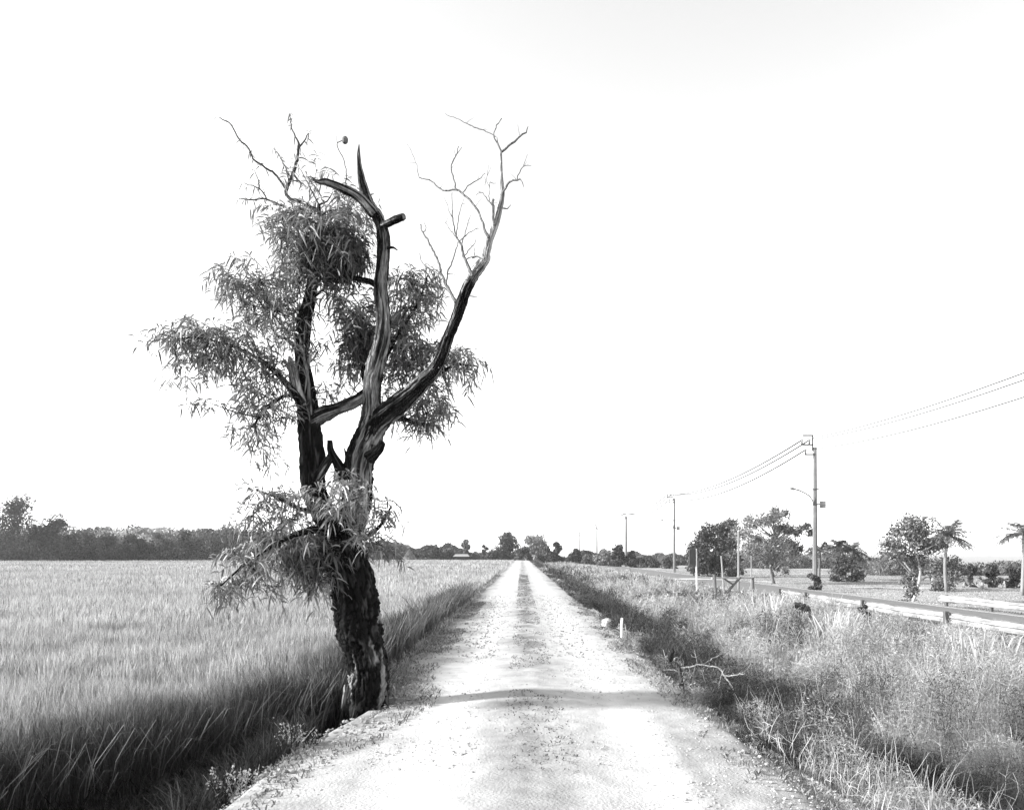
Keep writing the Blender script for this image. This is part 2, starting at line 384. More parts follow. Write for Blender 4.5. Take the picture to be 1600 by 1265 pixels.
x, y = scatter(12, 30, lambda y: edgeL(y) + VX * y, lambda y: edgeR(y) + VX * y, 60)
n = len(x); stones(gr, x, y, rng.uniform(0.008, 0.022, n), rng.uniform(0.6, 1.1, n))
for lo, hi, dn in ((lambda y: edgeL(y) + VX * y - 0.12, lambda y: edgeL(y) + VX * y + 0.42, 230), (lambda y: edgeR(y) + VX * y - 0.25, lambda y: edgeR(y) + VX * y + 0.25, 200)):
    x, y = scatter(3.5, 22, lo, hi, dn); k = fbm(x * 2, y * 1.4, 0, 3, 62) > 0.47; x, y = x[k], y[k]; n = len(x)
    stones(gr, x, y, 0.007 + 0.022 * rng.uniform(0, 1, n) ** 3, rng.uniform(0.6, 1.1, n))
tag(gr.build('gravel', M['stone']), 'loose gravel and dirt clods scattered on the road, thickest at its edges', 'gravel', kind='stuff')

# ------------------------------------------------------------------ weeds on the right bank and ditch
def leaflets(mb, c, s, tone, aspect=0.38):
    n = len(c); d = unit_rand(n); e = norm(np.cross(d, unit_rand(n)))
    L = s[:, None] * 0.5
    v = np.stack([c - d * L, c + e * L * aspect, c + d * L, c - e * L * aspect], 1).reshape(-1, 3)
    mb.add(v, q=np.arange(n * 4).reshape(-1, 4), tone=np.repeat(tone, 4))
def wright(y): return np.minimum(0.70 * y + 1.6, 12.6 + VX * y)
weed = MB(); dry = MB()
def weed_h(x, y):
    r = xrel(x, y)
    m_ = fbm(x * 0.75, y * 0.6, 0, 2, 71); base = 0.12 + 0.52 * sstep(0.3, 0.8, m_) + 0.20 * vn(x * 2.6, y * 2.2, 0, 78)
    base = base + 0.26 * np.exp(-((r - 3.2) / 0.9) ** 2) * sstep(8.4, 6.9, y) + 0.10 * np.exp(-((r - 3.2) / 1.0) ** 2) * vn(x * 1.7, y * 1.2, 0, 84)
    base = base + 0.30 * np.exp(-((r - 12.2) / 0.8) ** 2) * sstep(27, 31, y) * sstep(48, 40, y)
    return base * (0.3 + 0.7 * sstep(1.95, 3.1, r)) * (1.0 - 0.45 * sstep(9.5, 12.2, r)) * np.where(r > 5, 1.15, 0.95)
for (y0, y1, dl, ls, db, bwm) in ((2.5, 9, 6500, 0.026, 150, 0.8), (9, 16, 3200, 0.036, 60, 1.0), (16, 32, 1000, 0.065, 36, 1.5), (32, 70, 200, 0.13, 26, 3.6), (70, 180, 34, 0.30, 8, 8.0)):
    x, y = scatter(y0, y1, lambda y: edgeR(y) + VX * y - 0.02, wright, dl)
    r = xrel(x, y); n = len(x)
    H = weed_h(x, y)
    green_shade = sstep(0.42, 0.58, fbm(x * 0.5, y * 0.28, 0, 3, 72) + 0.34 * np.exp(-((r - 3.3 - 1.2 * sstep(12, 5, y)) / 1.1) ** 2) - 0.13 * sstep(4.8, 6.5, r) - 0.35 * np.exp(-((r - 2.9) / 0.8) ** 2) * sstep(8.2, 6.5, y) + 0.08 * sstep(4.4, 3.2, r) * sstep(7.4, 8.6, y) + 0.75 * (fbm(x * 1.5, y * 1.1, 0, 3, 79) - 0.5))  # green patches, with ditch shade and sunlit far bank put into the tone
    clump = fbm(x * 3, y * 3, 0, 2, 73)
    k = clump > 0.38
    hz = H * rng.uniform(0.05, 1.0, n) ** 0.7 * (0.55 + 0.9 * clump)
    c = np.stack([x, y, zg(x, y) + hz], 1)[k]
    tn = (0.060 * green_shade + 0.37 * (1 - green_shade)) * rng.uniform(0.7, 1.25, n) * (0.45 + 1.1 * vn(x * 4, y * 3, hz * 4, 83))
    leaflets(weed, c, (ls * 1.25 * rng.uniform(0.5, 1.5, n))[k], tn[k], 0.22)
    x, y = scatter(y0, y1, lambda y: edgeR(y) + VX * y - 0.02, wright, db)
    r = xrel(x, y); n = len(x)
    green_shade2 = sstep(0.42, 0.58, fbm(x * 0.5, y * 0.28, 0, 3, 72) + 0.34 * np.exp(-((r - 3.3 - 1.2 * sstep(12, 5, y)) / 1.1) ** 2) - 0.13 * sstep(4.8, 6.5, r) - 0.35 * np.exp(-((r - 2.9) / 0.8) ** 2) * sstep(8.2, 6.5, y) + 0.08 * sstep(4.4, 3.2, r) * sstep(7.4, 8.6, y) + 0.75 * (fbm(x * 1.5, y * 1.1, 0, 3, 79) - 0.5))  # same mix of green patches and painted ditch shade for the blades
    tn = (0.10 * green_shade2 + 0.44 * (1 - green_shade2)) * rng.uniform(0.4, 1.4, n)
    blades(weed, x, y, (weed_h(x, y) * 1.25 + 0.05) * rng.uniform(0.4, 1.25, n), 0.0065 * bwm * rng.uniform(0.6, 1.5, n), rng.uniform(0.05, 0.7, n), rng.uniform(0, 6.28, n), tn)
tag(weed.build('roadside_weeds', M['weed']), 'dense tangle of weeds and grass covering the ditch between the dirt road and the guard rail', 'weeds', kind='stuff')

# dry twiggy stalks (bleached) that stick out of the weeds
def stalk(mb, p, h, r, tone, br=3, lean=None):
    d = np.array([rng.normal(0, .25), rng.normal(0, .25), 1.0]) if lean is None else np.array(lean, float)
    d = d / np.linalg.norm(d)
    pts = [p]; q = p.copy(); n = 5
    for k in range(n):
        d = d + rng.normal(0, 0.16, 3); d = d / np.linalg.norm(d); q = q + d * h / n; pts.append(q)
    mb.tube(pts, np.linspace(r, r * 0.35, n + 1), 4, tone)
    for b in range(br):
        k = rng.integers(1, n); dd = unit_rand(1)[0]; dd[2] = abs(dd[2]) * 0.8 + 0.1
        L = h * rng.uniform(0.2, 0.45); p0 = pts[k]; p1 = p0 + dd * L * 0.5; p2 = p1 + (dd + rng.normal(0, .4, 3)) * L * 0.5
        mb.tube([p0, p1, p2], [r * 0.6, r * 0.45, r * 0.25], 3, tone)
for (y0, y1, x0, x1, cnt, hm) in ((4.2, 7.6, 2.2, 4.4, 420, 0.40), (7, 12, 2.3, 7, 160, 0.5), (11, 18, 5, 11.5, 170, 0.7), (16, 30, 5, 12, 130, 0.8)):
    for k in range(cnt):
        yy = rng.uniform(y0, y1); xx = rng.uniform(x0, x1) + VX * yy
        stalk(dry, np.array([xx, yy, float(zg(xx, yy))]), hm * rng.uniform(0.4, 1.2), 0.0022 + 0.00018 * yy, 0.42 * rng.uniform(0.6, 1.3), 4)
tag(dry.build('dry_stalks', M['wood']), 'bleached dry stalks and twigs sticking out of the weeds on the right bank', 'dry stalks', kind='stuff')

# grass on the land beyond the highway
fg = MB()
x, y = scatter(20, 130, lambda y: 20.2 + VX * y, lambda y: 0.72 * y + 8, 40)
n = len(x); blades(fg, x, y, rng.uniform(0.02, 0.07, n), 0.02 * rng.uniform(0.6, 1.4, n) * (1 + y / 60), rng.uniform(0.1, 0.8, n), rng.uniform(0, 6.28, n), 0.36 * rng.uniform(0.5, 1.3, n) * (0.7 + 0.6 * fbm(x * 0.08, y * 0.15, 0, 3, 81)))
tag(fg.build('meadow_grass', M['weed']), 'short pale grass on the flat land beyond the highway', 'grass', kind='stuff')

# ------------------------------------------------------------------ the big old tree
DT = 8.5
def limb_pts(pts, dy0=0.0, dy1=0.0):
    n = len(pts); out = []; rad = []
    for k, (px, py, r) in enumerate(pts):
        D = DT + dy0 + (dy1 - dy0) * k / max(1, n - 1)
        out.append(at(px, py, D)); rad.append(r / F * D)
    return np.array(out), np.array(rad)
def bark_disp(bleach, seed, amp=0.16, big=True, iso=1.0):
    def f(th, ln0, rad):
        ln = ln0 * iso
        cx, cy = np.cos(th), np.sin(th)
        ridge = fbm(cx * 4.2 + 9, cy * 4.2 + ln * 1.2, ln * 2.2, 4, seed)
        ridge = 1 - np.abs(2 * ridge - 1) * 2.0
        lump = (fbm(cx * 1.1, cy * 1.1, ln0 * 2.6, 3, seed + 5) - 0.5) * (0.6 if iso > 2 else 1)
        fine = fbm(cx * 8, cy * 8, ln * 11, 4, seed + 9) - 0.5
        plate = fbm(cx * 6.5, cy * 6.5, ln * 3.4, 4, seed + 31); groove = sstep(0.10, 0.0, np.abs(plate - 0.5))
        d = -0.09 * groove + amp * (ridge - 0.6) * 0.8 + 0.6 * lump * (1 if big else 0.7) + fine * amp * 1.6
        strip = fbm(cx * 2.1 + 4, cy * 2.1, ln * 0.9, 4, seed + 14)
        b = bleach(ln0) if callable(bleach) else bleach
        k = sstep(0.46, 0.54, strip + (b - 0.5) * 0.75)
        crack = sstep(0.30, 0.55, fbm(cx * 7, cy * 7, ln * 2.2, 3, seed + 20))
        t = (0.012 + 0.045 * sstep(.5, .75, plate) * crack) * (1 - 0.7 * groove) * (1 - k) + k * (0.30 * (0.15 + 0.9 * crack ** 1.5)) * (1 - 0.55 * groove) * (1 + 0.7 * sstep(.6, 1, b))
        return d, t
    return f
base = at(570, 1118, DT); gz = float(zg(base[0], base[1]))
tree = empty('old_tree', (base[0], base[1], gz), 'big gnarled half dead tree with dark trunk, bleached bare limbs and shaggy drooping leaves', 'tree')
ATT = []      # attachment points on wood for the leafy twigs
def limb(name, pts, dy0, dy1, bleach, seed, sides=None, step=None, amp=0.24, mb=None):
    P, rd = limb_pts(pts, dy0, dy1)
    r_m = rd.max()
    step = step or max(0.018, min(0.035, r_m * 0.5)); sides = sides or (72 if r_m > 0.09 else 36 if r_m > 0.04 else 12)
    S = catmull(np.concatenate([P, rd[:, None]], 1), step)
    if len(S) > 2 and r_m > 0.02:   # small crookedness
        t = np.arange(len(S)) * step
        S[:, 0] += 0.12 * S[:, 3] * np.sin(t * 7 + seed); S[:, 1] += 0.12 * S[:, 3] * np.cos(t * 6 + seed * 2)
    b = mb or MB()
    if mb is None: S[:, 3] *= 0.84
    b.tube(S[:, :3], np.maximum(S[:, 3], 0.0022), sides, disp=bark_disp(bleach, seed, amp, r_m > 0.05, 1.5 if mb is None else 2.6))
    for p in S[:: max(1, int(0.1 / step))]: ATT.append(p[:3])
    if mb is None: return b.build(name, M['bark'], tree, smooth=True)
# trunk
tb = MB()
limb('trunk', [(566, 1150, 36), (571, 1118, 29), (574, 1080, 29), (568, 1020, 32), (561, 970, 34), (550, 920, 33), (541, 870, 33), (535, 835, 33), (533, 806, 30)], 0, 0,
     lambda ln: 0.34 * (1 - sstep(0.5, 1.4, ln)) + 0.16, 3, 150, 0.012, 0.22, mb=tb)
tb.tube([at(540, 1122, DT + .05), at(552, 1085, DT + .02), at(556, 1040, DT)], [0.03, 0.06, 0.07], 24, disp=bark_disp(0.25, 41))
tb.tube([at(604, 1100, DT - .02), at(594, 1068, DT), at(588, 1010, DT)], [0.03, 0.07, 0.08], 24, disp=bark_disp(0.3, 42))
for (x1, y1, dd, r_) in ((528, 1124, -.12, .05), (548, 1134, -.30, .045), (590, 1118, -.22, .05), (616, 1098, .10, .05), (530, 1100, .35, .05)):
    a_ = at((x1 + 570) / 2 + 2, 1072, DT); b2 = at((x1 * 2 + 570) / 3, 1106, DT + dd * .5); c_ = at(x1, y1, DT + dd); c_[2] = float(zg(c_[0], c_[1])) - .05
    S_ = catmull(np.array([a_, b2, c_]), .03); tb.tube(S_, np.linspace(.085, r_ * .6, len(S_)), 28, disp=bark_disp(0.22, int(x1), .2, True, 2.0))
# lumps where branches broke off
for (px, py, r) in ((520, 850, 14),):
    c = at(px, py, DT - 0.17); tb.tube([c + np.array([0, .12, 0]), c, c + np.array([0, -0.035, 0.0])], np.array([r, r, r * 0.5]) / F * DT, 16, disp=bark_disp(0.3, px))
tb.build('trunk', M['bark'], tree, smooth=True)
# main limbs
limb('branch', [(528, 850, 27), (505, 800, 24), (490, 750, 23), (483, 705, 22), (484, 665, 20), (484, 640, 19), (480, 605, 15), (471, 560, 13), (475, 515, 12), (483, 472, 11), (487, 435, 10), (494, 400, 9), (500, 365, 6), (498, 320, 3)], 0, 0.25, 0.22, 7)
limb('branch', [(540, 850, 28), (552, 800, 26), (558, 760, 24), (566, 720, 24), (574, 690, 24), (580, 660, 22), (580, 630, 17), (582, 600, 15), (590, 565, 14), (597, 530, 14), (598, 490, 13), (597, 450, 13), (599, 410, 12), (598, 372, 12), (592, 345, 11), (580, 322, 10), (571, 298, 8.5), (565, 278, 6.5), (561, 258, 4), (560, 240, 2.5), (561, 226, 0.8)], 0, -0.1, 0.50, 11, 110, 0.016, 0.26)
limb('branch', [(572, 690, 22), (585, 668, 21), (606, 647, 19), (632, 625, 17), (655, 602, 14), (678, 580, 12), (692, 556, 11), (701, 528, 10.5), (711, 500, 10), (720, 472, 9.5), (730, 448, 9), (742, 428, 9), (753, 414, 9), (760, 404, 8), (761, 396, 6), (764, 380, 6.5), (770, 362, 6), (776, 343, 5.5), (781, 324, 5), (785, 303, 4.2), (784, 272, 2.6), (783, 236, 1.8)], -0.05, -0.7,
     lambda ln: 0.42 - 0.15 * sstep(0.9, 1.2, ln) * (1 - sstep(1.8, 2.0, ln)) + 0.75 * sstep(1.95, 2.15, ln), 15, None, 0.018)
limb('branch', [(487, 655, 16), (503, 646, 14), (522, 640, 11), (544, 632, 10), (565, 622, 10), (584, 608, 9)], 0.05, 0.0, 0.5, 19)
limb('branch', [(586, 335, 10), (572, 318, 9), (558, 306, 8), (540, 297, 7.5), (522, 289, 7), (506, 284, 6.5), (496, 284, 4), (486, 279, 1.5)], -0.1, -0.35, 0.55, 23)
limb('branch', [(470, 634, 10), (465, 612, 9), (460, 590, 8.5), (456, 570, 7), (452, 556, 2)], 0.0, -0.15, 0.95, 27)
limb('branch', [(472, 632, 8), (455, 610, 6.5), (438, 590, 5.5), (422, 574, 5), (404, 560, 3), (360, 540, 2.2), (310, 528, 1.5), (270, 530, 1)], -0.05, -0.5, 0.35, 31)
limb('branch', [(470, 622, 5), (448, 618, 3.5), (428, 628, 3.5), (412, 642, 3), (398, 662, 2)], 0.0, -0.35, 0.3, 33)
limb('branch', [(470, 553, 6), (460, 540, 4.5), (448, 530, 3), (430, 520, 2), (405, 470, 1.6), (360, 430, 1)], 0.05, 0.35, 0.3, 35)
limb('branch', [(594, 448, 6), (578, 440, 5.5), (556, 435, 4.5), (538, 432, 3.5), (520, 440, 2.5), (494, 462, 2)], -0.05, 0.2, 0.25, 37)
limb('branch', [(596, 353, 6), (604, 350, 6.5), (614, 345, 6.5), (624, 341, 6.5), (631, 339, 6)], -0.1, -0.25, 0.35, 39)
limb('branch', [(600, 390, 3), (608, 387, 2.6), (615, 387, 2), (621, 391, 1)], -0.1, -0.15, 0.3, 43)
limb('branch', [(586, 640, 6), (572, 600, 5), (566, 560, 4.5), (562, 520, 3.5), (556, 480, 2)], 0.1, 0.5, 0.2, 45)
limb('branch', [(592, 585, 6), (604, 555, 5), (618, 528, 4), (636, 500, 3.2), (655, 470, 2), (668, 430, 1.2)], 0.1, 0.5, 0.2, 47)
limb('branch', [(600, 650, 6), (632, 655, 4.5), (655, 662, 3.2), (680, 664, 2)], 0.1, 0.3, 0.2, 49)
limb('branch', [(668, 590, 6), (690, 580, 4), (715, 570, 2.6), (745, 572, 1.2)], -0.1, 0.1, 0.3, 51)
limb('branch', [(545, 760, 12), (532, 730, 10), (522, 712, 8), (517, 700, 6.5), (516, 688, 5)], 0.0, -0.1, 0.2, 53)
limb('branch', [(496, 752, 11), (508, 728, 9), (518, 712, 8)], 0.0, -0.05, 0.3, 55)
limb('branch', [(553, 735, 8), (543, 718, 4), (538, 700, 1)], 0.05, -0.05, 0.2, 57)
limb('branch', [(575, 715, 12), (590, 703, 9), (598, 692, 6)], -0.15, -0.28, 0.15, 58)
limb('branch', [(524, 835, 9), (500, 828, 7), (470, 832, 5), (430, 850, 3.2), (385, 880, 2.2), (345, 915, 1.5)], -0.1, -0.8, 0.2, 59)
limb('branch', [(500, 800, 6), (470, 795, 4), (440, 780, 3), (400, 765, 1.6)], -0.05, -0.45, 0.3, 61)
limb('branch', [(548, 850, 7), (570, 840, 5), (595, 820, 3), (612, 790, 1.6)], 0.1, 0.3, 0.2, 63)
# thin bare twigs against the sky
TW = [
 ([(498, 330, 3.5), (470, 315, 3), (450, 308, 3), (448, 294, 3), (456, 276, 2.8), (464, 250, 2.4), (467, 230, 2.2), (463, 216, 1.6), (456, 200, 1.2), (453, 178, .7)], .25, .35),
 ([(447, 295, 2.2), (430, 272, 2), (414, 262, 1.7), (396, 249, 1.6), (389, 234, 1.5), (371, 214, 1.4), (362, 196, 1.1), (343, 183, .7)], .3, .1),
 ([(467, 229, 1.6), (476, 221, 1.2), (482, 208, .7)], .35, .35), ([(458, 272, 2), (468, 284, 1.6), (480, 292, .9)], .3, .2),
 ([(452, 284, 1.3), (446, 262, 1.1), (436, 242, .8), (428, 232, .5)], .3, .5), ([(475, 340, 2.4), (440, 322, 1.8), (415, 311, 1.5), (396, 312, 1.3), (373, 310, .7)], .2, 0),
 ([(418, 312, 1.4), (411, 300, 1.2), (400, 292, 1), (382, 287, .6)], .1, 0), ([(405, 297, 1), (403, 280, .8), (398, 268, .5)], .1, .1),
 ([(540, 300, 1.2), (541, 270, .9), (537, 250, .8), (530, 235, .8), (527, 222, .8), (535, 219, .8)], -.2, -.2),
 ([(783, 238, 2), (794, 229, 2), (804, 221, 1.9), (812, 212, 1.6), (821, 207, 1.3), (825, 196, .6)], -.7, -.75), ([(783, 238, 1.5), (778, 222, 1), (776, 214, .6)], -.7, -.7),
 ([(783, 238, 1.2), (772, 212, 1), (776, 196, 1), (784, 185, .7)], -.7, -.6), ([(775, 214, .9), (760, 205, .9), (744, 200, 1.2), (728, 193, .8), (696, 178, .4)], -.65, -.5),
 ([(785, 303, 2.6), (790, 292, 2.2), (797, 284, 2), (808, 281, 1.6), (815, 282, 1.3), (818, 291, .7)], -.7, -.9), ([(808, 281, 1.2), (812, 270, 1.1), (818, 260, 1), (830, 258, .6)], -.85, -.95), ([(818, 260, .8), (821, 250, .5), (824, 240, .4)], -.9, -.95),
 ([(771, 352, 2.6), (771, 335, 2.6), (770, 318, 2.8), (771, 311, 2.2)], -.6, -.65), ([(783, 325, 1.6), (793, 326, 1.2), (799, 321, .6)], -.68, -.7), ([(770, 322, 1.2), (762, 312, 1), (752, 300, .8), (744, 305, .5)], -.62, -.5), ([(764, 315, .9), (765, 298, .7), (766, 286, .7), (776, 286, .4)], -.6, -.5),
 ([(763, 372, 3), (754, 347, 2), (744, 326, 1.9), (730, 309, 1.8), (713, 297, 1.7), (696, 298, 1.5), (684, 292, 1.3), (671, 280, 1)], -.6, -.35),
 ([(713, 297, 1.6), (708, 275, 1.3), (705, 258, 1.2), (712, 244, 1), (717, 228, .5)], -.45, -.4), ([(712, 244, .8), (722, 230, .4)], -.4, -.4), ([(722, 302, 1.2), (735, 288, 1), (748, 281, .8), (758, 270, .5)], -.5, -.6), ([(758, 290, .6), (762, 270, .4), (763, 258, .3)], -.55, -.6),
 ([(671, 280, .9), (655, 278, .8), (652, 262, .6), (644, 240, .5), (637, 225, .3)], -.35, -.3),
 ([(738, 432, 4.5), (731, 415, 3), (725, 400, 2.6), (721, 382, 2.2), (714, 372, 1.5), (709, 350, 1.3), (707, 330, 1.1), (706, 300, .6)], -.5, -.4),
 ([(712, 372, 1.2), (716, 350, 1), (718, 332, .9), (724, 312, .4)], -.45, -.5), ([(721, 384, 1.2), (727, 362, 1), (731, 345, .7), (736, 336, .4)], -.5, -.55), ([(725, 400, 1.1), (735, 388, .9), (745, 374, .5)], -.5, -.6), ([(718, 376, 1), (732, 364, .8), (746, 356, .4)], -.48, -.55),
 ([(707, 340, .8), (702, 330, .7), (698, 318, .4)], -.4, -.35), ([(712, 370, .9), (702, 358, .7), (694, 346, .4)], -.45, -.35),
 ([(712, 472, 3.5), (702, 454, 2.6), (692, 434, 2.4), (684, 408, 2), (672, 382, 1.8), (661, 364, 1.4), (656, 350, .7)], -.45, -.2), ([(697, 442, 1.8), (701, 422, 1.5), (709, 400, 1.3), (716, 378, .8)], -.4, -.42), ([(690, 428, 1.2), (676, 418, .9), (664, 412, .5)], -.4, -.3), ([(661, 364, .9), (666, 356, .7), (663, 348, .4)], -.2, -.2), ([(655, 396, .8), (660, 410, .8), (668, 418, .8), (690, 430, .6)], -.3, -.35),
 ([(738, 404, 1.8), (745, 400, 1.4), (752, 402, 1.2), (757, 410, 1)], -.55, -.6), ([(728, 405, 1.2), (738, 401, 1), (747, 400, .6)], -.5, -.55), ([(741, 400, .9), (742, 392, .7), (740, 384, .4)], -.5, -.5), ([(735, 462, 1.4), (742, 463, 1), (746, 464, .4)], -.6, -.65), ([(700, 428, .8), (711, 429, .5)], -.4, -.45),
]
for k, (pts, a, b) in enumerate(TW):
    tw = MB()
    P, rd = limb_pts(pts, a, b); S = catmull(np.concatenate([P, rd[:, None]], 1), 0.03)
    S[:, :3] += rng.normal(0, 0.0035, (len(S), 3))
    right = pts[0][0] > 640
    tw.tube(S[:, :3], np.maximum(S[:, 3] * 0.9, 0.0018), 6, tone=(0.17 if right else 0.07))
    for j in range(2 if len(S) > 14 else 1):         # tiny spurs
        if len(S) < 6: continue
        i0 = rng.integers(3, len(S) - 1); d = unit_rand(1)[0]; d[2] = abs(d[2]); L = rng.uniform(0.04, 0.12)
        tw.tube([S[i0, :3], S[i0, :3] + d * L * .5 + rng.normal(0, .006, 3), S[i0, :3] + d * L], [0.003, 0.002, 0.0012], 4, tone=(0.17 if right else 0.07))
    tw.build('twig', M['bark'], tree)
b_ = MB(); c = at(539, 219, DT - .2); ph = np.linspace(0, math.pi, 9)
b_.tube([c + np.array([0, 0, -0.04 * math.cos(a)]) for a in ph], 0.004 + 0.03 * np.sin(ph), 12, tone=0.16)
b_.build('seed_pod', M['bark'], tree, smooth=True)

# leaves: sickle shaped, hanging from sprigs
ATT = np.array(ATT)
def sickles(mb, p, d, L, wd, bend, tone):
    """p base, d direction (n,3)"""
    n = len(p)
    side = norm(np.cross(d, unit_rand(n)))
    nrm = norm(np.cross(d, side))
    down = np.array([0, 0, -1.0])
    t = np.array([0, 0.22, 0.5, 0.78, 1.0]); wp = np.array([0.15, 0.8, 1.0, 0.7, 0.05])
    V = []
    for tk, wk in zip(t, wp):
        c = p + d * (L * tk)[:, None] + side * (bend * L * (tk ** 2))[:, None] + down * (0.62 * L * tk ** 2.2)[:, None]
        V += [c - nrm * (wd * wk / 2)[:, None] + side * 0, c + nrm * (wd * wk / 2)[:, None]]
    v = np.stack(V, 1).reshape(-1, 3)
    k = np.arange(n)[:, None] * 10
    q = np.concatenate([k + np.array([2 * i, 2 * i + 1, 2 * i + 3, 2 * i + 2]) for i in range(4)])
    mb.add(v, q=q, tone=np.repeat(tone, 10))
CL = [  # px, py, rx, ry, dy, leaves, bright
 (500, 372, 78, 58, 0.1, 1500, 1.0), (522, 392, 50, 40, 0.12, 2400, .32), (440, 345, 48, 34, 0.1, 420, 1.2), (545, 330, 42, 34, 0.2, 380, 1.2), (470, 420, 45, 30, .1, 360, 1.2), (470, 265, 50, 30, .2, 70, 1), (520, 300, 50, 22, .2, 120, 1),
 (400, 442, 72, 38, 0.1, 720, 1.25), (345, 440, 26, 18, 0.0, 100, 1.2), (430, 485, 60, 40, 0.2, 620, 1.15), (455, 520, 38, 34, .1, 260, 1.1),
 (310, 525, 66, 28, -0.3, 560, 1.1), (360, 540, 52, 36, -0.2, 480, .9), (262, 525, 28, 18, -.4, 120, 1.1), (275, 575, 22, 32, -.4, 100, 1.2), (330, 565, 46, 22, -.3, 220, 1.1), (322, 627, 28, 13, -.3, 60, 1.0), (425, 572, 34, 22, -.2, 280, .8),
 (405, 612, 52, 36, -0.1, 420, 1.1), (385, 665, 36, 40, -.2, 260, 1.1), (440, 655, 32, 34, -.1, 160, 1.1), (405, 705, 26, 22, -.2, 70, 1.1),
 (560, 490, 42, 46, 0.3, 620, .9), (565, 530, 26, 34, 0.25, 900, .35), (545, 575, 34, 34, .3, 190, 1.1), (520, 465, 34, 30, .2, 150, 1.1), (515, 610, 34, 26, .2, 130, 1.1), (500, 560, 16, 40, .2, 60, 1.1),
 (645, 440, 46, 34, 0.4, 430, 1.2), (640, 480, 50, 34, 0.4, 520, 1.1), (625, 530, 42, 34, 0.4, 520, .95), (655, 560, 52, 40, 0.35, 560, .85), (700, 565, 44, 36, 0.1, 330, 1.1), (735, 568, 24, 26, 0.0, 90, 1.1),
 (660, 625, 42, 36, 0.3, 420, 1.0), (655, 662, 40, 20, .25, 220, .9), (620, 590, 34, 40, .3, 260, 1.0), (690, 640, 24, 30, .2, 110, 1.0),
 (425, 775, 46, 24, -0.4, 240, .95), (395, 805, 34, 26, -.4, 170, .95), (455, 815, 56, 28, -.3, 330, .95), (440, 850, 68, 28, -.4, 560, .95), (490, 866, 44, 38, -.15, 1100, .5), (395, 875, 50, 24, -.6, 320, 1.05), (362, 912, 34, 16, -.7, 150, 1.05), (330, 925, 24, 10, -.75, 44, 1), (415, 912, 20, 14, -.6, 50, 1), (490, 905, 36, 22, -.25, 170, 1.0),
 (548, 780, 38, 32, -0.42, 330, 1.5), (530, 745, 30, 16, -.35, 110, 1.5), (490, 770, 20, 26, -.35, 90, 1.4), (603, 800, 24, 34, 0.1, 170, 1.0), (592, 850, 26, 24, .15, 190, 1.0), (560, 830, 24, 22, -.35, 100, 1.2),
]
groups = [(0, 7), (7, 11), (11, 18), (18, 22), (22, 28), (28, 38), (38, 48), (48, 99)]
for a, b in groups:
    lb = MB(); sb = MB()
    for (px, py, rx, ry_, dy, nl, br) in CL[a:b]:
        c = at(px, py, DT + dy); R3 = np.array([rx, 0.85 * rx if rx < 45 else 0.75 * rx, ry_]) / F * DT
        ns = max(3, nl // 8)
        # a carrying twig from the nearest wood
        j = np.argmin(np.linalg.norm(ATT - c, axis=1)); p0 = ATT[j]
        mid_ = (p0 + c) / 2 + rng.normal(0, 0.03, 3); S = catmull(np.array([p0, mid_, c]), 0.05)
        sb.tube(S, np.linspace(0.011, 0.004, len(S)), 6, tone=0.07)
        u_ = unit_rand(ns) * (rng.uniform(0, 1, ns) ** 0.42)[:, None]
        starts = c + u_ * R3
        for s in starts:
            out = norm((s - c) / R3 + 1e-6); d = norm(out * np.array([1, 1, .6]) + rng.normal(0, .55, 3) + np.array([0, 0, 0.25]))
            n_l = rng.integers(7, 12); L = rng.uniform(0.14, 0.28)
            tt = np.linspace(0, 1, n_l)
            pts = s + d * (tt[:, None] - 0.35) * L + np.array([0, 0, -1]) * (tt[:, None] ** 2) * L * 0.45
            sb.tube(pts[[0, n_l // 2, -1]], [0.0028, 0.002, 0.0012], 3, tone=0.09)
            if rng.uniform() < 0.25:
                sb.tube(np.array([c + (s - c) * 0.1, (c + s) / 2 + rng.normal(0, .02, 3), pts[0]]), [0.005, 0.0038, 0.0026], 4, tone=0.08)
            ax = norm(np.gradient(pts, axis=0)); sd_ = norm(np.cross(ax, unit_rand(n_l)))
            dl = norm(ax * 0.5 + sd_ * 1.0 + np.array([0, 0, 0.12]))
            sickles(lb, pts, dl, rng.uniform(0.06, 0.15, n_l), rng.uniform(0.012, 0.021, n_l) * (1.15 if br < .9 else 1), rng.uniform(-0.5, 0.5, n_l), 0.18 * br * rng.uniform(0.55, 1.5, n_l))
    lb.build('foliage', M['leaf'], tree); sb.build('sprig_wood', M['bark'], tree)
# small scattered leaves on the upper twigs
lb = MB(); pts = []
for P, a, b in TW[:8]:
    Q, _ = limb_pts(P, a, b); S = catmull(Q, 0.05)
    for k in range(int(len(S) * 2.2)): pts.append(S[rng.integers(len(S) // 3, len(S))] + rng.normal(0, 0.015, 3))
pts = np.array(pts); n = len(pts)
sickles(lb, pts, norm(unit_rand(n) + np.array([0, 0, -.4])), rng.uniform(.03, .08, n), rng.uniform(.008, .014, n), rng.uniform(-.3, .3, n), 0.14 * rng.uniform(.6, 1.4, n))
lb.build('foliage', M['leaf'], tree)
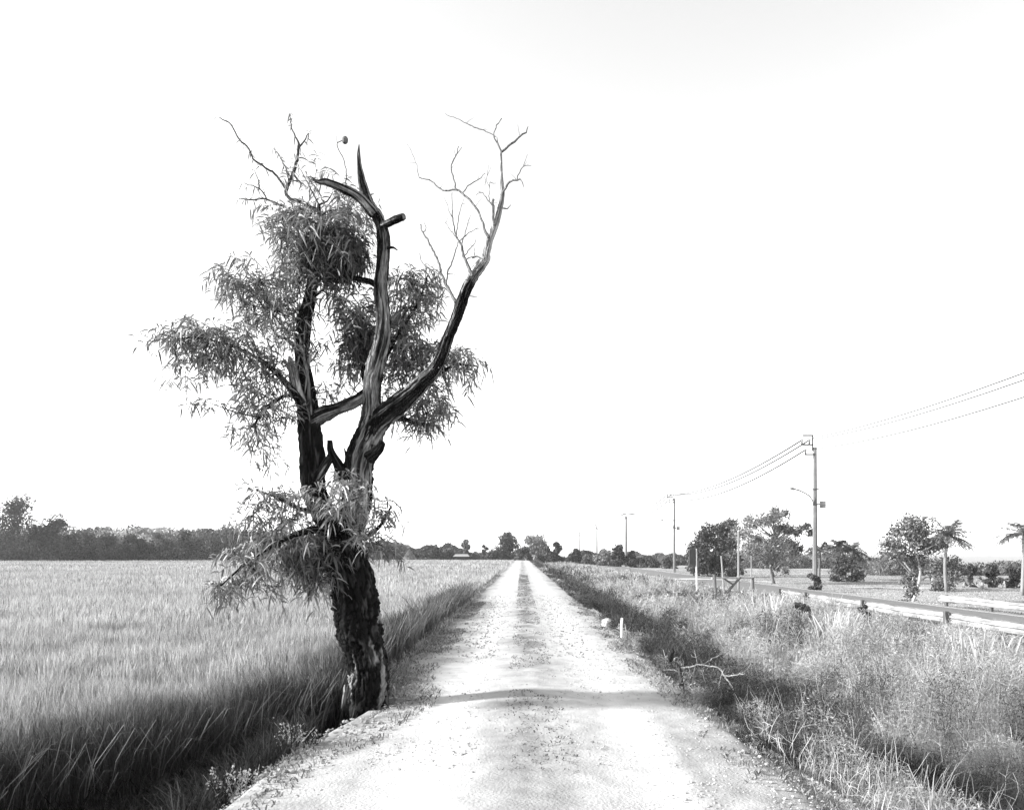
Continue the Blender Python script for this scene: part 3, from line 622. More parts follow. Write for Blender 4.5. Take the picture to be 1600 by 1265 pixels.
# ------------------------------------------------------------------ other trees
def wood_tube(mb, p0, p1, r0, r1, tone, sag=0.0, sides=7, bend=0.06):
    m = (p0 + p1) / 2 + rng.normal(0, bend, 3) * np.linalg.norm(p1 - p0) + np.array([0, 0, sag])
    S = catmull(np.array([p0, m, p1]), max(0.1, np.linalg.norm(p1 - p0) / 8)); mb.tube(S, np.linspace(r0, r1, len(S)), sides, tone)
def make_tree(name, px, ytop, D, wpx, label, tone=0.08, nl=2200, low=0.15, clumps=16, bark=0.10, leafs=None, flat=1.0, open_=0.0, cat='tree', zb=None, group=None, shape=None, trunk_r=None, hpx_base=None):
    x = (px - CX) / F * D
    zb = float(zg(x, D)) if zb is None else zb
    ztop = EYE + (HY - ytop) / F * D; W = wpx / F * D; H = ztop - zb
    root = empty(name, (x, D, zb), label, cat, group)
    tr = MB(); cr = MB()
    r0 = trunk_r or max(0.06, 0.022 * H)
    hb = H * max(low, 0.25)
    wood_tube(tr, np.array([x, D, zb - 0.2]), np.array([x + rng.normal(0, .03) * W, D, zb + 0.62 * H]), r0, r0 * 0.4, bark)
    top0 = np.array([x, D, zb + hb])
    leafs = (leafs or max(0.12, 2.2 / F * D)) * 1.5; nl = int(nl * 2.6)
    cs = []
    for k in range(clumps):
        if shape: fx, fz, fr = shape[k % len(shape)]; fx += rng.normal(0, .03); fz += rng.normal(0, .03)
        else:
            fz = (k + rng.uniform(0, 1)) / clumps; wid = math.sqrt(max(0, 1 - (2 * fz * 0.9 - 0.85) ** 2)) if low > 0.1 else math.sqrt(max(0.05, 1 - fz ** 2))
            fx = rng.uniform(-1, 1) * wid * 0.40; fr = rng.uniform(0.15, 0.27) * (1 - 0.35 * open_)
        fy = rng.uniform(-1, 1) * 0.34
        rr = fr * W
        c = np.array([x + fx * W, D + fy * W, zb + low * H + (H * (1 - low) - rr * 0.8) * fz])
        if not shape: c[2] = min(c[2], ztop - rr * 0.6)
        cs.append((c, rr))
        wood_tube(tr, np.array([x, D, float(np.clip(c[2] - 0.2 * H, zb + 0.1 * H, zb + 0.6 * H))]), c, r0 * 0.45, r0 * 0.12, bark)
    per = max(20, nl // clumps)
    for c, rr in cs:
        uu = unit_rand(per) * (rng.uniform(0, 1, per) ** (0.5 - 0.15 * open_))[:, None]
        if open_: uu = rng.normal(0, 0.55, (per, 3))
        pts = c + uu * np.array([rr, rr, rr * 0.8 * flat]) + rng.normal(0, rr * 0.1, (per, 3))
        pts[:, 2] = np.maximum(pts[:, 2], zb + 0.05)
        k = fbm(pts[:, 0] / rr * 1.6, pts[:, 1] / rr * 1.6, pts[:, 2] / rr * 1.6, 2, 91) > 0.26 + 0.13 * open_
        pts = pts[k]; n = len(pts)
        leaflets(cr, pts, leafs * rng.uniform(0.5, 1.4, n), tone * rng.uniform(0.5, 1.5, n) * rng.uniform(0.8, 1.2), 0.6)
    tr.build('trunk', M['wood'], root, smooth=True); cr.build('crown', M['far_leaf'], root)
    return root
def make_palm(name, px, ytop, D, hpx, label, fr=15, fl=None, tone=0.09, bark=0.16, group=None, cat='palm', zb=None):
    x = (px - CX) / F * D; zb = float(zg(x, D)) if zb is None else zb
    ztop = EYE + (HY - ytop) / F * D; L = (fl or 30) / F * D
    root = empty(name, (x, D, zb), label, cat, group)
    hz = ztop - L * 0.55
    tr = MB(); wood_tube(tr, np.array([x, D, zb - .1]), np.array([x + .1, D, hz]), 0.12, 0.09, bark * .7, sides=9, bend=0.012); tr.build('trunk', M['wood'], root, smooth=True)
    cr = MB(); top = np.array([x + .1, D, hz])
    for k in range(int(fr * 1.6)):
        a = k * 2.399 + rng.uniform(0, .4); el = rng.uniform(-0.45, 1.15) if k else 1.2
        d = np.array([math.cos(a) * math.cos(el), math.sin(a) * math.cos(el), math.sin(el)])
        t = np.linspace(0, 1, 9)[:, None]; S = top + d * t * L * rng.uniform(.85, 1.1) + np.array([0, 0, -1]) * t ** 2.2 * L * rng.uniform(.2, .6)
        cr.tube(S, np.linspace(0.035, 0.012, 9), 4, tone * 1.4)
        tg = norm(np.gradient(S, axis=0)); sd_ = norm(np.cross(tg, [0, 0, 1.0]))
        for m in np.linspace(0.12, 1, 22):
            p = np.array([np.interp(m, t[:, 0], S[:, i]) for i in range(3)]); g1 = tg[int(m * 8)]; s1 = sd_[int(m * 8)]
            ll = L * 0.30 * math.sin(max(.25, m * 2.7)) + 0.05
            for sg in (-1, 1):
                e = p + (s1 * sg * 0.75 + g1 * 0.5 + np.array([0, 0, rng.uniform(-.7, .1)])) * ll; wv = g1 * 0.03 * (D / 60)
                cr.add([p - wv, p + wv, e + wv * .4, e - wv * .4], q=[(0, 1, 2, 3)], tone=tone * rng.uniform(.6, 1.5))
    cr.build('crown', M['far_leaf'], root)
    return root

# --- left horizon
make_tree('tree', 22, 764, 170, 92, 'tallest round-headed tree at the left edge of the field', 0.07, 3600, 0.0, 22)
make_tree('tree', -45, 756, 165, 80, 'dark tree cut off by the left edge of the photo', 0.055, 2000, 0.0, 16)
make_tree('tree', 84, 800, 172, 70, 'rounded dark tree just right of the tall one at the left edge', 0.075, 2600, 0.0, 18)
make_tree('tree', 345, 815, 185, 92, 'wide domed tree behind the rice, just left of the big roadside tree', 0.085, 2600, 0.0, 20)
make_tree('tree', 420, 822, 190, 70, 'wide tree on the horizon seen through the lower leaves of the big tree', 0.08, 1500, 0.0, 14)
def mass(name, x0, x1, D, tops, n, tone, label, seed, yb=None, leafs=None, depth=14):
    mb = MB()
    n = int(n * 4.0); px = rng.uniform(x0, x1, n); dd = D + rng.uniform(-depth, depth, n)
    tp = np.interp(px, [t[0] for t in tops], [t[1] for t in tops]) + 26 * (fbm(px * 0.07, seed, 0, 4, seed) - 0.5)
    X = (px - CX) / F * D; ztop = EYE + (HY - tp) / F * D; zb = zg(X, dd)
    prof = np.sqrt(np.clip(1 - ((dd - D) / depth) ** 2 * 0.8, 0.05, 1))
    h = (ztop - zb) * prof * (1 - rng.uniform(0, 1, n) ** 1.8)
    pts = np.stack([X, dd, zb + h + rng.normal(0, .06, n)], 1)
    cl = fbm(X * 0.45, dd * 0.45, pts[:, 2] * 0.6, 3, seed + 3)
    k = cl > 0.12; pts = pts[k]; n = len(pts)
    lf = leafs or 2.7 / F * D
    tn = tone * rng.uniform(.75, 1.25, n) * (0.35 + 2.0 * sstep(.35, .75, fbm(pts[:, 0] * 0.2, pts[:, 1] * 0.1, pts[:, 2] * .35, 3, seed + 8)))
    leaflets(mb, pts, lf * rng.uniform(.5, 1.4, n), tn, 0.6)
    return tag(mb.build(name, M['far_leaf']), label, 'hedgerow', kind='stuff')
mass('hedgerow', -120, 300, 190, [(-120, 835), (0, 842), (60, 842), (115, 840), (150, 842), (230, 846), (300, 842)], 16000, 0.055, 'dark low scrub along the far edge of the rice field on the left', 5)
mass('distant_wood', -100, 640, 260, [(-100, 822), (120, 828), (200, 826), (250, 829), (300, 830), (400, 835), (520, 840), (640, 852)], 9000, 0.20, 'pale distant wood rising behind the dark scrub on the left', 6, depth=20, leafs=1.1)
mass('hedgerow', 296, 790, 215, [(296, 830), (400, 834), (480, 842), (600, 848), (640, 852), (690, 849), (745, 858), (790, 862)], 15000, 0.07, 'low dark hedge across the far end of the rice field behind the big tree', 7)
mass('hedgerow', 860, 1100, 190, [(860, 868), (900, 864), (940, 862), (1000, 866), (1050, 868), (1100, 866)], 7000, 0.08, 'far hedge between the end of the dirt road and the row of poles', 8, depth=10)
mass('hedgerow', 1090, 1420, 150, [(1090, 862), (1200, 866), (1260, 868), (1350, 874), (1420, 872)], 8000, 0.13, 'grey hedge beyond the meadow behind the nearest pole', 9, depth=8)
mass('hedgerow', 1340, 1760, 100, [(1340, 880), (1420, 878), (1440, 874), (1520, 880), (1600, 878), (1760, 876)], 9000, 0.12, 'mixed bushes along the far side of the meadow at the right', 10, depth=5)

hedge_trees = [(128, 824, 54, .06, 'dark bushy tree first right of the two tallest trees at the left'), (172, 829, 46, .09, 'grey bushy tree left of the palest gap in the left tree line'), (212, 832, 50, .055, 'dark low tree in the middle of the left tree line'),
 (252, 830, 44, .12, 'paler round tree in the middle of the left tree line'), (288, 826, 50, .07, 'round tree just left of the wide domed tree'), (465, 838, 50, .06, 'dark bush on the horizon directly left of the big trunk'), (604, 850, 46, .055, 'dark bush on the horizon directly right of the big trunk'),
 (672, 849, 44, .06, 'dark rounded bush right of the pale triangular shrub'), (700, 853, 34, .08, 'low round bush left of the white-roofed shed'), (772, 858, 30, .07, 'low bush left of the slim dark tree at the road end')]
for (px_, yt_, w_, t_, l_) in hedge_trees:
    make_tree('tree', px_, yt_, 178 if px_ < 400 else 200, w_, l_, t_, 1500, 0.0, 16, group='trees along the far edge of the rice field')
# --- centre
make_tree('tree', 793, 829, 205, 44, 'slim dark tree left of where the dirt road ends', 0.06, 2200, 0.0, 26)
make_tree('tree', 838, 831, 200, 62, 'broad pale tree standing where the dirt road ends', 0.16, 2400, 0.0, 18)
make_tree('tree', 869, 846, 180, 26, 'small black-looking tree right beside the broad pale one at the road end', 0.04, 1300, 0.0, 10)
make_tree('small_tree', 728, 838, 200, 17, 'thin lollipop tree rising above the hedge in the middle distance', 0.12, 700, 0.1, 14, shape=[(0, .88, .26), (-.12, .72, .3), (.12, .6, .3), (0, .42, .2), (0, .2, .12)])
make_tree('small_tree', 756, 850, 205, 13, 'tiny tree poking above the hedge right of the thin lollipop tree', 0.09, 260, 0.2, 5)
make_tree('tree', 818, 852, 190, 26, 'low bush at the vanishing point of the road, left half', 0.07, 900, 0.0, 10)
make_tree('tree', 853, 850, 185, 30, 'mid grey bush between the broad pale tree and the small black-looking tree', 0.09, 1200, 0.0, 12)
make_tree('tree', 918, 864, 170, 34, 'low wide bush between the pointed dark tree and the pale bush', 0.10, 800, 0.0, 10)
make_tree('tree', 898, 855, 170, 24, 'small pointed dark tree before the farthest pole', 0.05, 900, 0.0, 9)
make_tree('tree', 944, 857, 160, 34, 'pale bush between the two farthest poles', 0.20, 900, 0.0, 9)
make_tree('tree', 966, 848, 150, 28, 'dark tree directly behind the third pole', 0.05, 1300, 0.0, 11)
make_tree('tree', 986, 859, 150, 22, 'round tree just right of the third pole', 0.07, 800, 0.0, 8)
make_tree('tree', 1012, 865, 150, 38, 'low wide bush between the second and third pole', 0.08, 900, 0.0, 9)
make_tree('tree', 1046, 867, 140, 34, 'low bush at the foot of the second pole', 0.09, 900, 0.0, 9)
# --- right
make_tree('tree', 1113, 812, 88, 76, 'dense dark tree beside the edge-on sign board', 0.06, 4200, 0.05, 22, leafs=0.17)
make_tree('tree', 1143, 806, 96, 54, 'paler leafy tree merging with the dense dark tree on its right', 0.14, 3200, 0.05, 14, leafs=0.18, open_=1)
spread = [(-.42, .72, .13), (-.30, .86, .12), (-.12, .62, .14), (-.05, .88, .10), (.05, .97, .07), (.12, .78, .09), (.30, .72, .07), (.44, .66, .05), (-.22, .48, .13), (.10, .48, .12), (.28, .45, .09), (-.38, .45, .10), (.0, .34, .10), (.38, .42, .07), (-.1, .2, .06), (.02, .12, .05)]
make_tree('tree', 1210, 793, 69, 112, 'open spreading pale tree with bare limbs left of the nearest pole', 0.19, 5600, 0.1, 44, bark=0.16, leafs=0.13, open_=1, shape=spread, trunk_r=0.16)
slim = [(-.1, .92, .2), (.1, .88, .18), (-.3, .78, .17), (.25, .78, .15), (-.36, .64, .16), (.05, .7, .2), (-.2, .54, .17), (.3, .58, .15), (.38, .68, .12), (-.42, .52, .12), (.1, .45, .14), (0, .28, .08), (.03, .2, .09), (-.02, .1, .09), (.02, .04, .08)]
make_tree('tree', 1425, 793, 42, 78, 'slim ragged tree with a pale vine-wrapped trunk beyond the highway rail', 0.17, 4200, 0.02, 30, bark=0.35, leafs=0.10, open_=1, shape=slim, trunk_r=0.09)
make_palm('palm', 1280, 846, 80, 60, 'low palm partly hidden behind the nearest pole', 13, 26)
make_palm('palm', 1308, 843, 78, 60, 'left palm of the clump right of the nearest pole', 15, 24, 0.08)
make_palm('palm', 1330, 846, 76, 60, 'right shaggy palm of the clump right of the nearest pole', 20, 26, 0.08)
make_tree('bush', 1322, 862, 74, 54, 'dense dark bush at the feet of the palm clump', 0.09, 1500, 0.0, 12, cat='bush')
make_palm('palm', 1479, 815, 55, 80, 'coconut palm standing just right of the slim ragged tree', 20, 40, 0.12, 0.25)
make_tree('bush', 1478, 862, 56, 50, 'pale shrub at the foot of the coconut palm', 0.15, 900, 0.0, 10, cat='bush')
make_palm('palm', 1597, 812, 50, 80, 'drooping palm cut off by the right edge of the photo', 16, 40, 0.10, 0.3)
make_tree('bush', 1517, 880, 62, 20, 'small round dark bush right of the coconut palm', 0.05, 600, 0.0, 8, cat='bush')
make_tree('bush', 1553, 881, 62, 30, 'round dark bush, middle one near the right edge', 0.05, 800, 0.0, 9, cat='bush')
make_tree('bush', 1587, 884, 60, 34, 'largest dark bush under the palm at the right edge', 0.04, 1000, 0.0, 10, cat='bush')
# banana-like plants
def banana(px, ytop, D, label):
    x = (px - CX) / F * D; zb = float(zg(x, D)); root = empty('banana_plant', (x, D, zb), label, 'banana plant', 'banana plants at the far side of the meadow')
    H = EYE + (HY - ytop) / F * D - zb
    st = MB(); st.tube([(x, D, zb), (x, D, zb + H * .5)], [.12, .07], 8, 0.3); st.build('stem', M['wood'], root)
    cr = MB()
    for k in range(9):
        a = rng.uniform(0, 6.28); el = rng.uniform(.2, 1.2); d = np.array([math.cos(a) * math.cos(el), math.sin(a) * math.cos(el), math.sin(el)])
        t = np.linspace(0, 1, 7)[:, None]; S = np.array([x, D, zb + H * .45]) + d * t * H * .75 + np.array([0, 0, -1]) * t ** 2 * H * .5
        sd_ = np.array([-math.sin(a), math.cos(a), 0]); wd_ = (np.sin(np.linspace(.25, 3.0, 7)) * .17)[:, None]
        v = np.concatenate([S - sd_ * wd_, S + sd_ * wd_]); cr.add(v, q=[(i, i + 1, i + 8, i + 7) for i in range(6)], tone=rng.uniform(.10, .22))
    cr.build('crown', M['far_leaf'], root)
for px, yt, lab in ((1457, 885, 'pale banana plant left of the coconut palm foot'), (1506, 890, 'pale banana plant between the coconut palm and the small round bush'), (1535, 891, 'pale banana plant between the two round dark bushes'), (1570, 894, 'pale banana plant just left of the largest dark bush')):
    banana(px, yt, 60, lab)

# bushes and reeds on the near side of the rail
make_tree('bush', 1252, 938, 26, 38, 'dark leafy bush in front of the left end of the guard rail', 0.05, 2600, 0.0, 14, cat='bush', leafs=0.06)
make_tree('bush', 1350, 944, 24, 20, 'small dark bush growing over the guard rail', 0.05, 1000, 0.0, 14, cat='bush', leafs=0.05)
make_tree('shrub', 1272, 893, 54, 24, 'narrow vine-covered shrub hugging the foot of the nearest pole', 0.10, 900, 0.0, 9, cat='shrub', leafs=0.09)
def reeds(px, py, D, n, hpx, wpx, tone, label, name='reed_clump'):
    x0 = (px - CX) / F * D; zb0 = float(zg(x0, D)); h = (EYE + (HY - py) / F * D) - zb0
    mb = MB(); x = x0 + rng.normal(0, .33, n) * wpx / F * D; y = D + rng.normal(0, .4, n)
    blades(mb, x, y, h * rng.uniform(.55, 1.05, n), 0.03 * rng.uniform(.7, 1.3, n), rng.uniform(.05, .5, n), rng.uniform(0, 6.28, n), tone * rng.uniform(.7, 1.3, n))
    tag(mb.build(name, M['weed']), label, 'reeds', 'pale reed clumps by the guard rail')
reeds(1205, 922, 25, 110, 0, 46, 0.5, 'tall pale reeds leaning left of the dark leafy bush')
reeds(1305, 948, 20, 90, 0, 34, 0.55, 'pale reed clump between the dark leafy bush and the small bush on the rail')
reeds(1545, 978, 14.5, 60, 0, 60, 0.5, 'broad pale blades standing below the rail near the right edge')
def weed_plant(px, py, D, label, h=0.25, n=26, tone=0.42):
    x = (px - CX) / F * D; z = float(zg(x, D)); root = empty('weed_plant', (x, D, z), label, 'plant'); st = MB(); lf = MB()
    for k in range(n):
        p = np.array([x + rng.normal(0, .06), D + rng.normal(0, .06), z]); tip = p + np.array([rng.normal(0, .10), rng.normal(0, .08), h * rng.uniform(.6, 1.15)])
        st.tube([p, (p + tip) / 2 + rng.normal(0, .012, 3), tip], [.0025, .002, .0012], 4, 0.3)
        m = 12; tt = rng.uniform(.3, 1, m)[:, None]; leaflets(lf, p + (tip - p) * tt + rng.normal(0, .014, (m, 3)), rng.uniform(.014, .032, m), tone * rng.uniform(.6, 1.3, m), .6)
    st.build('stems', M['wood'], root); lf.build('leaves', M['weed'], root)
weed_plant(468, 1175, 6.6, 'small pale bushy plant at the left road edge in front of the big tree', 0.22)
weed_plant(372, 1205, 5.75, 'small pale plant in the dark grass, lower left of the road', 0.24, 20)
weed_plant(610, 1080, 9.2, 'little weed on the road edge just right of the big tree foot', 0.10, 10, 0.2)
weed_plant(715, 1003, 14.2, 'dark weed tuft on the left side of the road beyond the big tree', 0.12, 12, 0.10)

# ------------------------------------------------------------------ poles, wires
PX0 = 21.0
def pole_xyz(D): return PX0 + VX * D
HTOP = 1.6 + (HY - 680) / F * 57
POLES = [(57.0, 0), (109.5, 1), (160.0, 2), (222.0, 3), (290.0, 4), (11.0, 9)]
plabels = {0: 'nearest and tallest concrete utility pole with a street lamp arm', 1: 'second utility pole from the right, with a faint lamp arm', 2: 'third utility pole from the right, behind the dark tree',
           3: 'fourth utility pole from the right, small and pale', 4: 'farthest utility pole, leftmost of the row', 9: 'utility pole standing beside the camera, outside the photo'}
ATW = []
def make_pole(D, idx):
    x = pole_xyz(D); zb = float(zg(x, D)); zt = HTOP
    root = empty('utility_pole', (x, D, zb), plabels[idx], 'utility pole', 'concrete utility poles along the highway')
    s = MB(); s.tube([(x, D, zb - .3), (x, D, zb + 4), (x, D, zt - 0.85)], np.array([0.19, 0.17, 0.13]) * (1.35 if idx in (2, 3, 4) else 1), 8, 1.0); s.build('shaft', M['concrete'], root)
    b = MB(); bx = x - 0.17
    b.box((bx, D, zt - 0.55), (0.07, 0.08, 1.15)); b.build('bracket_post', M['darksteel'], root)
    arms = [(zt - .02, 0.78, bx), (zt - .68, 0.90, bx), (zt - 1.38, 0.80, x)]
    for z, L, xe in arms:
        a = MB(); a.box((xe - L / 2 + 0.03, D - 0.085, z), (L, 0.07, 0.10)); a.build('crossarm', M['darksteel'], root)
    pts = []
    for z, xx in ((arms[1][0] + .03, bx - 0.80), (arms[1][0] + .03, bx - 0.27), (arms[2][0] + .03, x - 0.72)):
        ins = MB(); zz = np.linspace(0, 0.30, 9); rr = np.array([.05, .075, .045, .085, .045, .085, .045, .07, .03])
        ins.tube([(xx, D - 0.085, z + q_) for q_ in zz], rr, 10, 1.0); ins.build('insulator', M['porcelain'], root, smooth=True)
        pts.append(np.array([xx, D - 0.085, z + .30]))
    pts.append(np.array([x - 0.14, D - .12, zt - 4.9]))
    if idx in (0, 1):
        z0 = zt - 4.4; l = MB(); S = catmull(np.array([(x - .12, D - .1, z0 - .5), (x - .5, D - .25, z0 + .05), (x - 1.3, D - .4, z0 + .45), (x - 1.5, D - .4, z0 + .5)]), 0.15)
        l.tube(S, 0.05, 8); la = l.build('lamp_arm', M['steel'], root, smooth=True)
        h = MB(); zz = np.linspace(0, 1, 8)[:, None]; P = S[-1] + zz * np.array([-.5, -.05, 0.10]); h.tube(P, .02 + .085 * np.sin(np.linspace(.3, 2.9, 8)), 10); h.build('lamp_head', M['steel'], root, smooth=True)
        bb = MB(); bb.box((x + .55, D, z0 - .55), (.42, .1, .5)); bb.box((x + .25, D, z0 - .5), (.4, .04, .05)); bb.build('small_box', M['steel'], root)
        for dz_ in (.55, -.55):
            cl = MB(); cl.box((x + .02, D, z0 + dz_), (.44, .36, .06)); cl.build('clamp', M['darksteel'], root)
    ATW.append((D, pts))
for D, i in POLES: make_pole(D, i)
ATW.sort(key=lambda a: a[0])
wl = ['upper power line, carried on the outermost insulators', 'middle power line, carried on the inner insulators', 'lower power line, carried on the bottom crossarms', 'thin low cable strung at lamp height along the poles']
for k in range(4):
    mb = MB()
    for (d0, p0), (d1, p1) in zip(ATW[:-1], ATW[1:]):
        t = np.linspace(0, 1, 22)[:, None]; sag = (0.020, 0.022, 0.024, 0.026)[k] * (d1 - d0)
        S = p0[k] + (p1[k] - p0[k]) * t - np.array([0, 0, 1]) * sag * 4 * t * (1 - t)
        mb.tube(S, (0.062 if d0 > 100 else 0.052 if d0 > 50 else 0.026) if k < 3 else 0.012, 5, 0.10)
    tag(mb.build('power_line', M['concrete']), wl[k], 'power line', 'wires between the utility poles')

# ------------------------------------------------------------------ guard rails
def guardrail(xr0, y0, y1, ztop, postside, posts, label, gap=0.55):
    x = xr0 + VX * y0
    root = empty('guard_rail', (x, y0, float(zg(x, y0))), label, 'guard rail', 'steel guard rails of the highway')
    prof = [(0, 0), (0.035, .03), (.08, .05), (.08, .10), (0.01, .14), (0.01, .17), (.08, .21), (.08, .26), (.035, .28), (0, .31)]
    P = np.array(prof); P = np.concatenate([P, P[::-1] + np.array([-0.006, 0])]); n = len(P)
    Yk = np.arange(y0, y1 + .01, 1.0); mb = MB(); V = []
    for yk in Yk:
        xx = xr0 + VX * yk; zz = ztop + 0.012 * math.sin(yk * 1.1) 
        V.append(np.stack([xx - postside * P[:, 0], yk + 0 * P[:, 0], zz - .31 + P[:, 1]], 1))
    i = np.arange(len(Yk) - 1)[:, None] * n; j = np.arange(n)[None, :]; k = (j + 1) % n
    mb.add(np.concatenate(V), q=np.stack([i + j, i + k, i + n + k, i + n + j], -1).reshape(-1, 4))
    mb.build('rail_beam', M['steel'], root)
    for yk in posts:
        xx = xr0 + VX * yk; zb = float(zg(xx, yk))
        p = MB(); p.box((xx + postside * .065, yk, (zb - .2 + ztop + .03) / 2), (.10, .13, ztop + .03 - zb + .2)); p.build('post', M['darksteel'], root)
    return root
guardrail(12.9, 8, 40, -0.16, -1, [12, 18, 24.1, 30, 36, 39.6], 'long low guard rail on the near side of the highway, seen from behind')
guardrail(20.0, 16, 38, -0.36, 1, [18, 22, 26, 30, 34, 37.6], 'short bright guard rail on the far side of the highway at the right edge')

# ------------------------------------------------------------------ small man-made things
def post(mb, px, y0, y1, D, r, tone, px2=None, sides=8):
    a = at(px, y1, D); b = at(px2 or px, y0, D); mb.tube([a, (a + b) / 2 + rng.normal(0, .006, 3), b], r, sides, tone)
# timber frame (gate) behind the weeds
D = 36; c = at(1145, 960, D); root = empty('timber_frame', (c[0], c[1], float(zg(c[0], c[1]))), 'broken grey timber frame with a diagonal brace standing in the tall weeds', 'timber frame')
for (px, yt, px2, r, tn, dd) in ((1120, 897, 1116, .07, .12, 0), (1132, 868, 1127, .04, .25, .3), (1154, 830, 1154, .05, .22, .6), (1177, 902, 1176, .07, .1, .9), (1174, 868, 1174, .03, .22, 1.3)):
    mb = MB(); post(mb, px, yt, 942, D + dd, r, tn, px2); mb.build('post', M['wood'], root)
mb = MB(); a, b = at(1112, 903, D), at(1178, 902, D + .9); mb.tube([a, (a + b) / 2, b], .04, 8, .4); mb.build('top_bar', M['wood'], root)
mb = MB(); a, b = at(1136, 925, D + .3), at(1157, 901, D + .5); mb.tube([a, b], .06, 8, .12); mb.build('brace', M['wood'], root)
mb = MB(); a, b = at(1131, 903, D + .3), at(1144, 912, D + .4); mb.tube([a, b], .04, 8, .12); mb.build('brace', M['wood'], root)
# roadside sign, seen from its edge
D = 46; c = at(1088, 905, D); root = empty('road_sign', (c[0], c[1], float(zg(c[0], c[1]))), 'dark sign board seen nearly edge-on beside a white post', 'sign')
mb = MB(); mb.box(at(1082, 870, D), (.42, .05, .95), rot=R(12)); mb.build('board', M['board'], root)
mb = MB(); mb.tube([(c[0] + .05, D + .05, float(zg(c[0], D)) - .1), (c[0] + .0, D + .05, at(0, 857, D)[2])], .04, 8); mb.build('post', M['white'], root)
# white stake and rubbish at the road edge
c = at(972, 990, 15.6); mb = MB(); z0 = float(zg(c[0], c[1])); mb.tube([(c[0], c[1], z0 - .1), (c[0] - .01, c[1], z0 + .2), (c[0], c[1], at(0, 965, 15.6)[2])], .022, 8)
tag(mb.build('marker_stake', M['white']), 'short white stake at the right edge of the dirt road', 'stake')
def crumple(name, px, py, D, sx, sy, sz, m, label, cat, seed, tone=1.0):
    th = np.linspace(0, 2 * math.pi, 28, endpoint=False); ph = np.linspace(0.02, math.pi - .02, 16)
    T_, P_ = np.meshgrid(th, ph); d = np.stack([np.cos(T_) * np.sin(P_), np.sin(T_) * np.sin(P_), np.cos(P_)], -1)
    rr = 0.45 + 0.7 * fbm(d[..., 0] * 7, d[..., 1] * 7, d[..., 2] * 7, 3, seed + 50) * (1 if sz > .08 else .5) + 0.6 * fbm(d[..., 0] * 2.2, d[..., 1] * 2.2, d[..., 2] * 2.2, 4, seed)
    c = at(px, py, D); z0 = float(zg(c[0], c[1])); v = d * rr[..., None] * np.array([sx, sy, sz]) + np.array([c[0], c[1], z0 + sz * .7])
    i = np.arange(15)[:, None] * 28; j = np.arange(28)[None, :]; k = (j + 1) % 28
    mb = MB(); mb.add(v.reshape(-1, 3), q=np.stack([i + j, i + 28 + j, i + 28 + k, i + k], -1).reshape(-1, 4), tone=tone)
    return tag(mb.build(name, m), label, cat)
crumple('plastic_bag', 948, 975, 17.5, .10, .09, .12, M['plastic'], 'crumpled white plastic bag on the right road edge before the white stake', 'bag', 3, 0.7)
crumple('stone', 941, 980, 17.0, .08, .08, .05, M['board'], 'small black lump of rubbish in front of the crumpled white bag', 'rubbish', 5)
crumple('stone', 1172, 1158, 7.3, .06, .05, .035, M['stone'], 'pale stone on the right road edge, nearest to the camera', 'stone', 7, 1.5)
crumple('stone', 1002, 1002, 14.4, .07, .06, .06, M['board'], 'small dark lump in the grass right of the white stake', 'stone', 9)
# broken branch planted at the road edge
D = 10.0; c = at(1066, 1080, D); root = empty('broken_branch', (c[0], c[1], float(zg(c[0], c[1]))), 'broken dark branch with knobbed top and bleached side twigs at the right road edge', 'branch')
def br(name, pts, m, tn, dy=0.0, rs=1.0):
    P = np.array([at(p[0], p[1], D + dy * k / max(1, len(pts) - 1)) for k, p in enumerate(pts)]); r = np.array([p[2] for p in pts]) / F * D * rs
    S = catmull(np.concatenate([P, r[:, None]], 1), .025); S[:, :3] += rng.normal(0, .004, (len(S), 3)); mb = MB(); mb.tube(S[:, :3], S[:, 3] * (.62 if tn > .3 else .85), 20, disp=lambda th, ln, rd: (0.9 * (fbm(np.cos(th) * 2.5, np.sin(th) * 2.5, ln * 30, 4, 5) - .5), tn * (.3 + 1.2 * fbm(np.cos(th) * 2, np.sin(th) * 2, ln * 20, 3, 6)) * .6)); return mb.build(name, m, root, smooth=True)
br('stem', [(1066, 1092, 4.5), (1065, 1072, 4), (1064, 1055, 3.5), (1061, 1045, 3.2), (1055, 1034, 3)], M['bark'], .12)
br('knob', [(1048, 1033, 2), (1048, 1028, 5), (1049, 1022, 5.5), (1051, 1017, 4), (1050, 1012, 1.5)], M['bark'], .05)
br('twig', [(1063, 1043, 2.2), (1080, 1041, 1.8), (1095, 1038, 1.6), (1110, 1041, 1.6), (1124, 1043, 1.6), (1132, 1056, 1.8), (1141, 1068, 1.6), (1149, 1081, 1)], M['bark'], .45, -.5)
br('twig', [(1134, 1055, 1.6), (1150, 1054, 1.6), (1165, 1052, 1)], M['bark'], .5, -.2)
br('twig', [(1096, 1038, 1.3), (1115, 1028, 1.1), (1135, 1018, .9), (1148, 1008, .5)], M['bark'], .5, .3)
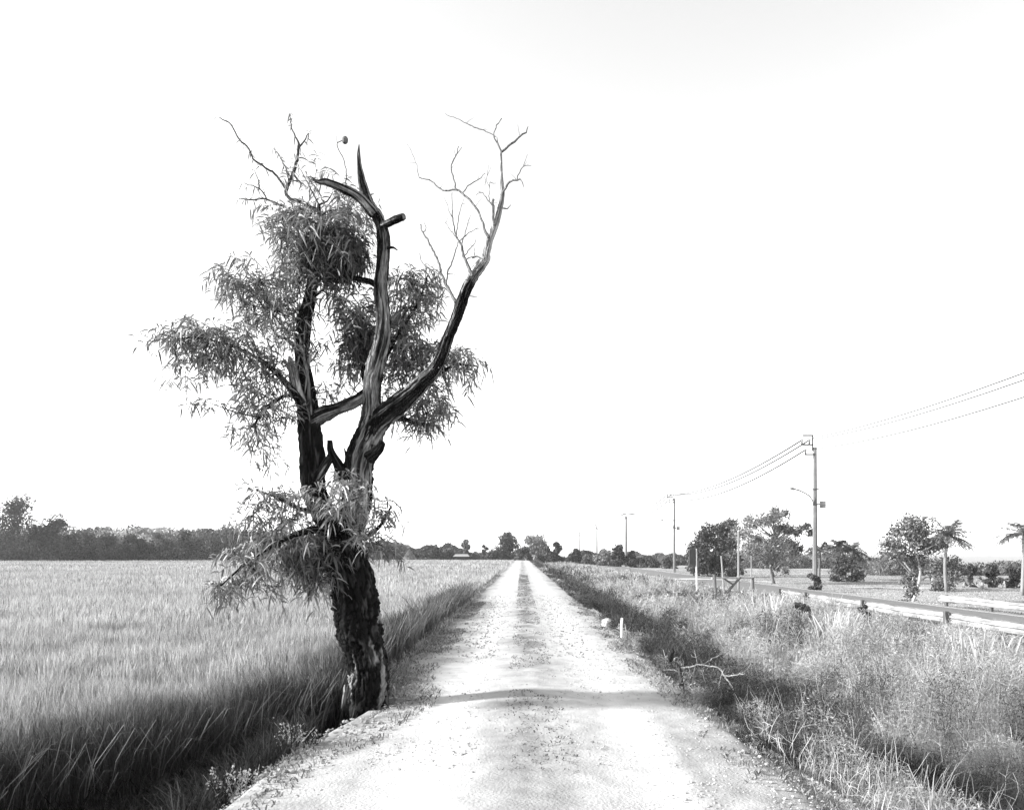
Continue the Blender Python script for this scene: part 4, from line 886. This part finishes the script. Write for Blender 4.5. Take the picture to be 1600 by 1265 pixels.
br('twig', [(1160, 1052, 1.1), (1170, 1042, .9), (1176, 1030, .6)], M['bark'], .5, .2)
br('twig', [(1064, 1050, 1.5), (1050, 1046, 1.2), (1036, 1046, .7)], M['bark'], .4, .1)
# low shed roof and straw mound at the far side of the rice
D = 212; c = at(728, 877, D); root = empty('shed', (c[0], D, float(zg(c[0], D))), 'low white-roofed shed at the far edge of the rice field', 'shed')
zb = float(zg(c[0], D)); mb = MB(); mb.box((c[0], D - 18, zb + .75), (3.2, 2.4, 1.5), tone=.5); mb.build('wall', M['board'], root)
mb = MB(); mb.add([(c[0] - 2, D - 20, zb + 1.5), (c[0] + 2, D - 20, zb + 1.5), (c[0] + 1.5, D - 18, zb + 2.1), (c[0] - 1.5, D - 18, zb + 2.1), (c[0] - 2, D - 16, zb + 1.5), (c[0] + 2, D - 16, zb + 1.5)], q=[(0, 1, 2, 3), (3, 2, 5, 4), (0, 4, 5, 1)], t=[(0, 3, 4), (1, 5, 2)], tone=.3); mb.build('roof', M['white'], root)
D = 192; c = at(640, 877, D); zb = float(zg(c[0], D)); mb = MB()
n = 1500; a = rng.uniform(0, 6.28, n); t = rng.uniform(0, 1, n); r = (1 - t) * 2.2 + .1
leaflets(mb, np.stack([c[0] + np.cos(a) * r, D + np.sin(a) * r, zb + t * 3.2], 1), np.full(n, .35), .26 * rng.uniform(.6, 1.3, n), .5)
tag(mb.build('pale_shrub', M['far_leaf']), 'pale triangular shrub before the hedge, right of the big tree', 'shrub')

# ------------------------------------------------------------------ haze
hz = MB(); hz.box((60, 400, 20), (1700, 1700, 44.6)); 
hm = bpy.data.materials.new('haze'); hm.use_nodes = True; n_ = hm.node_tree.nodes; n_.clear()
pv = n_.new('ShaderNodeVolumePrincipled'); pv.inputs['Color'].default_value = (.95, .95, .95, 1); pv.inputs['Density'].default_value = 0.0002; pv.inputs['Anisotropy'].default_value = 0.2
oo = n_.new('ShaderNodeOutputMaterial'); hm.node_tree.links.new(pv.outputs[0], oo.inputs['Volume'])
tag(hz.build('haze', hm), kind='stuff')
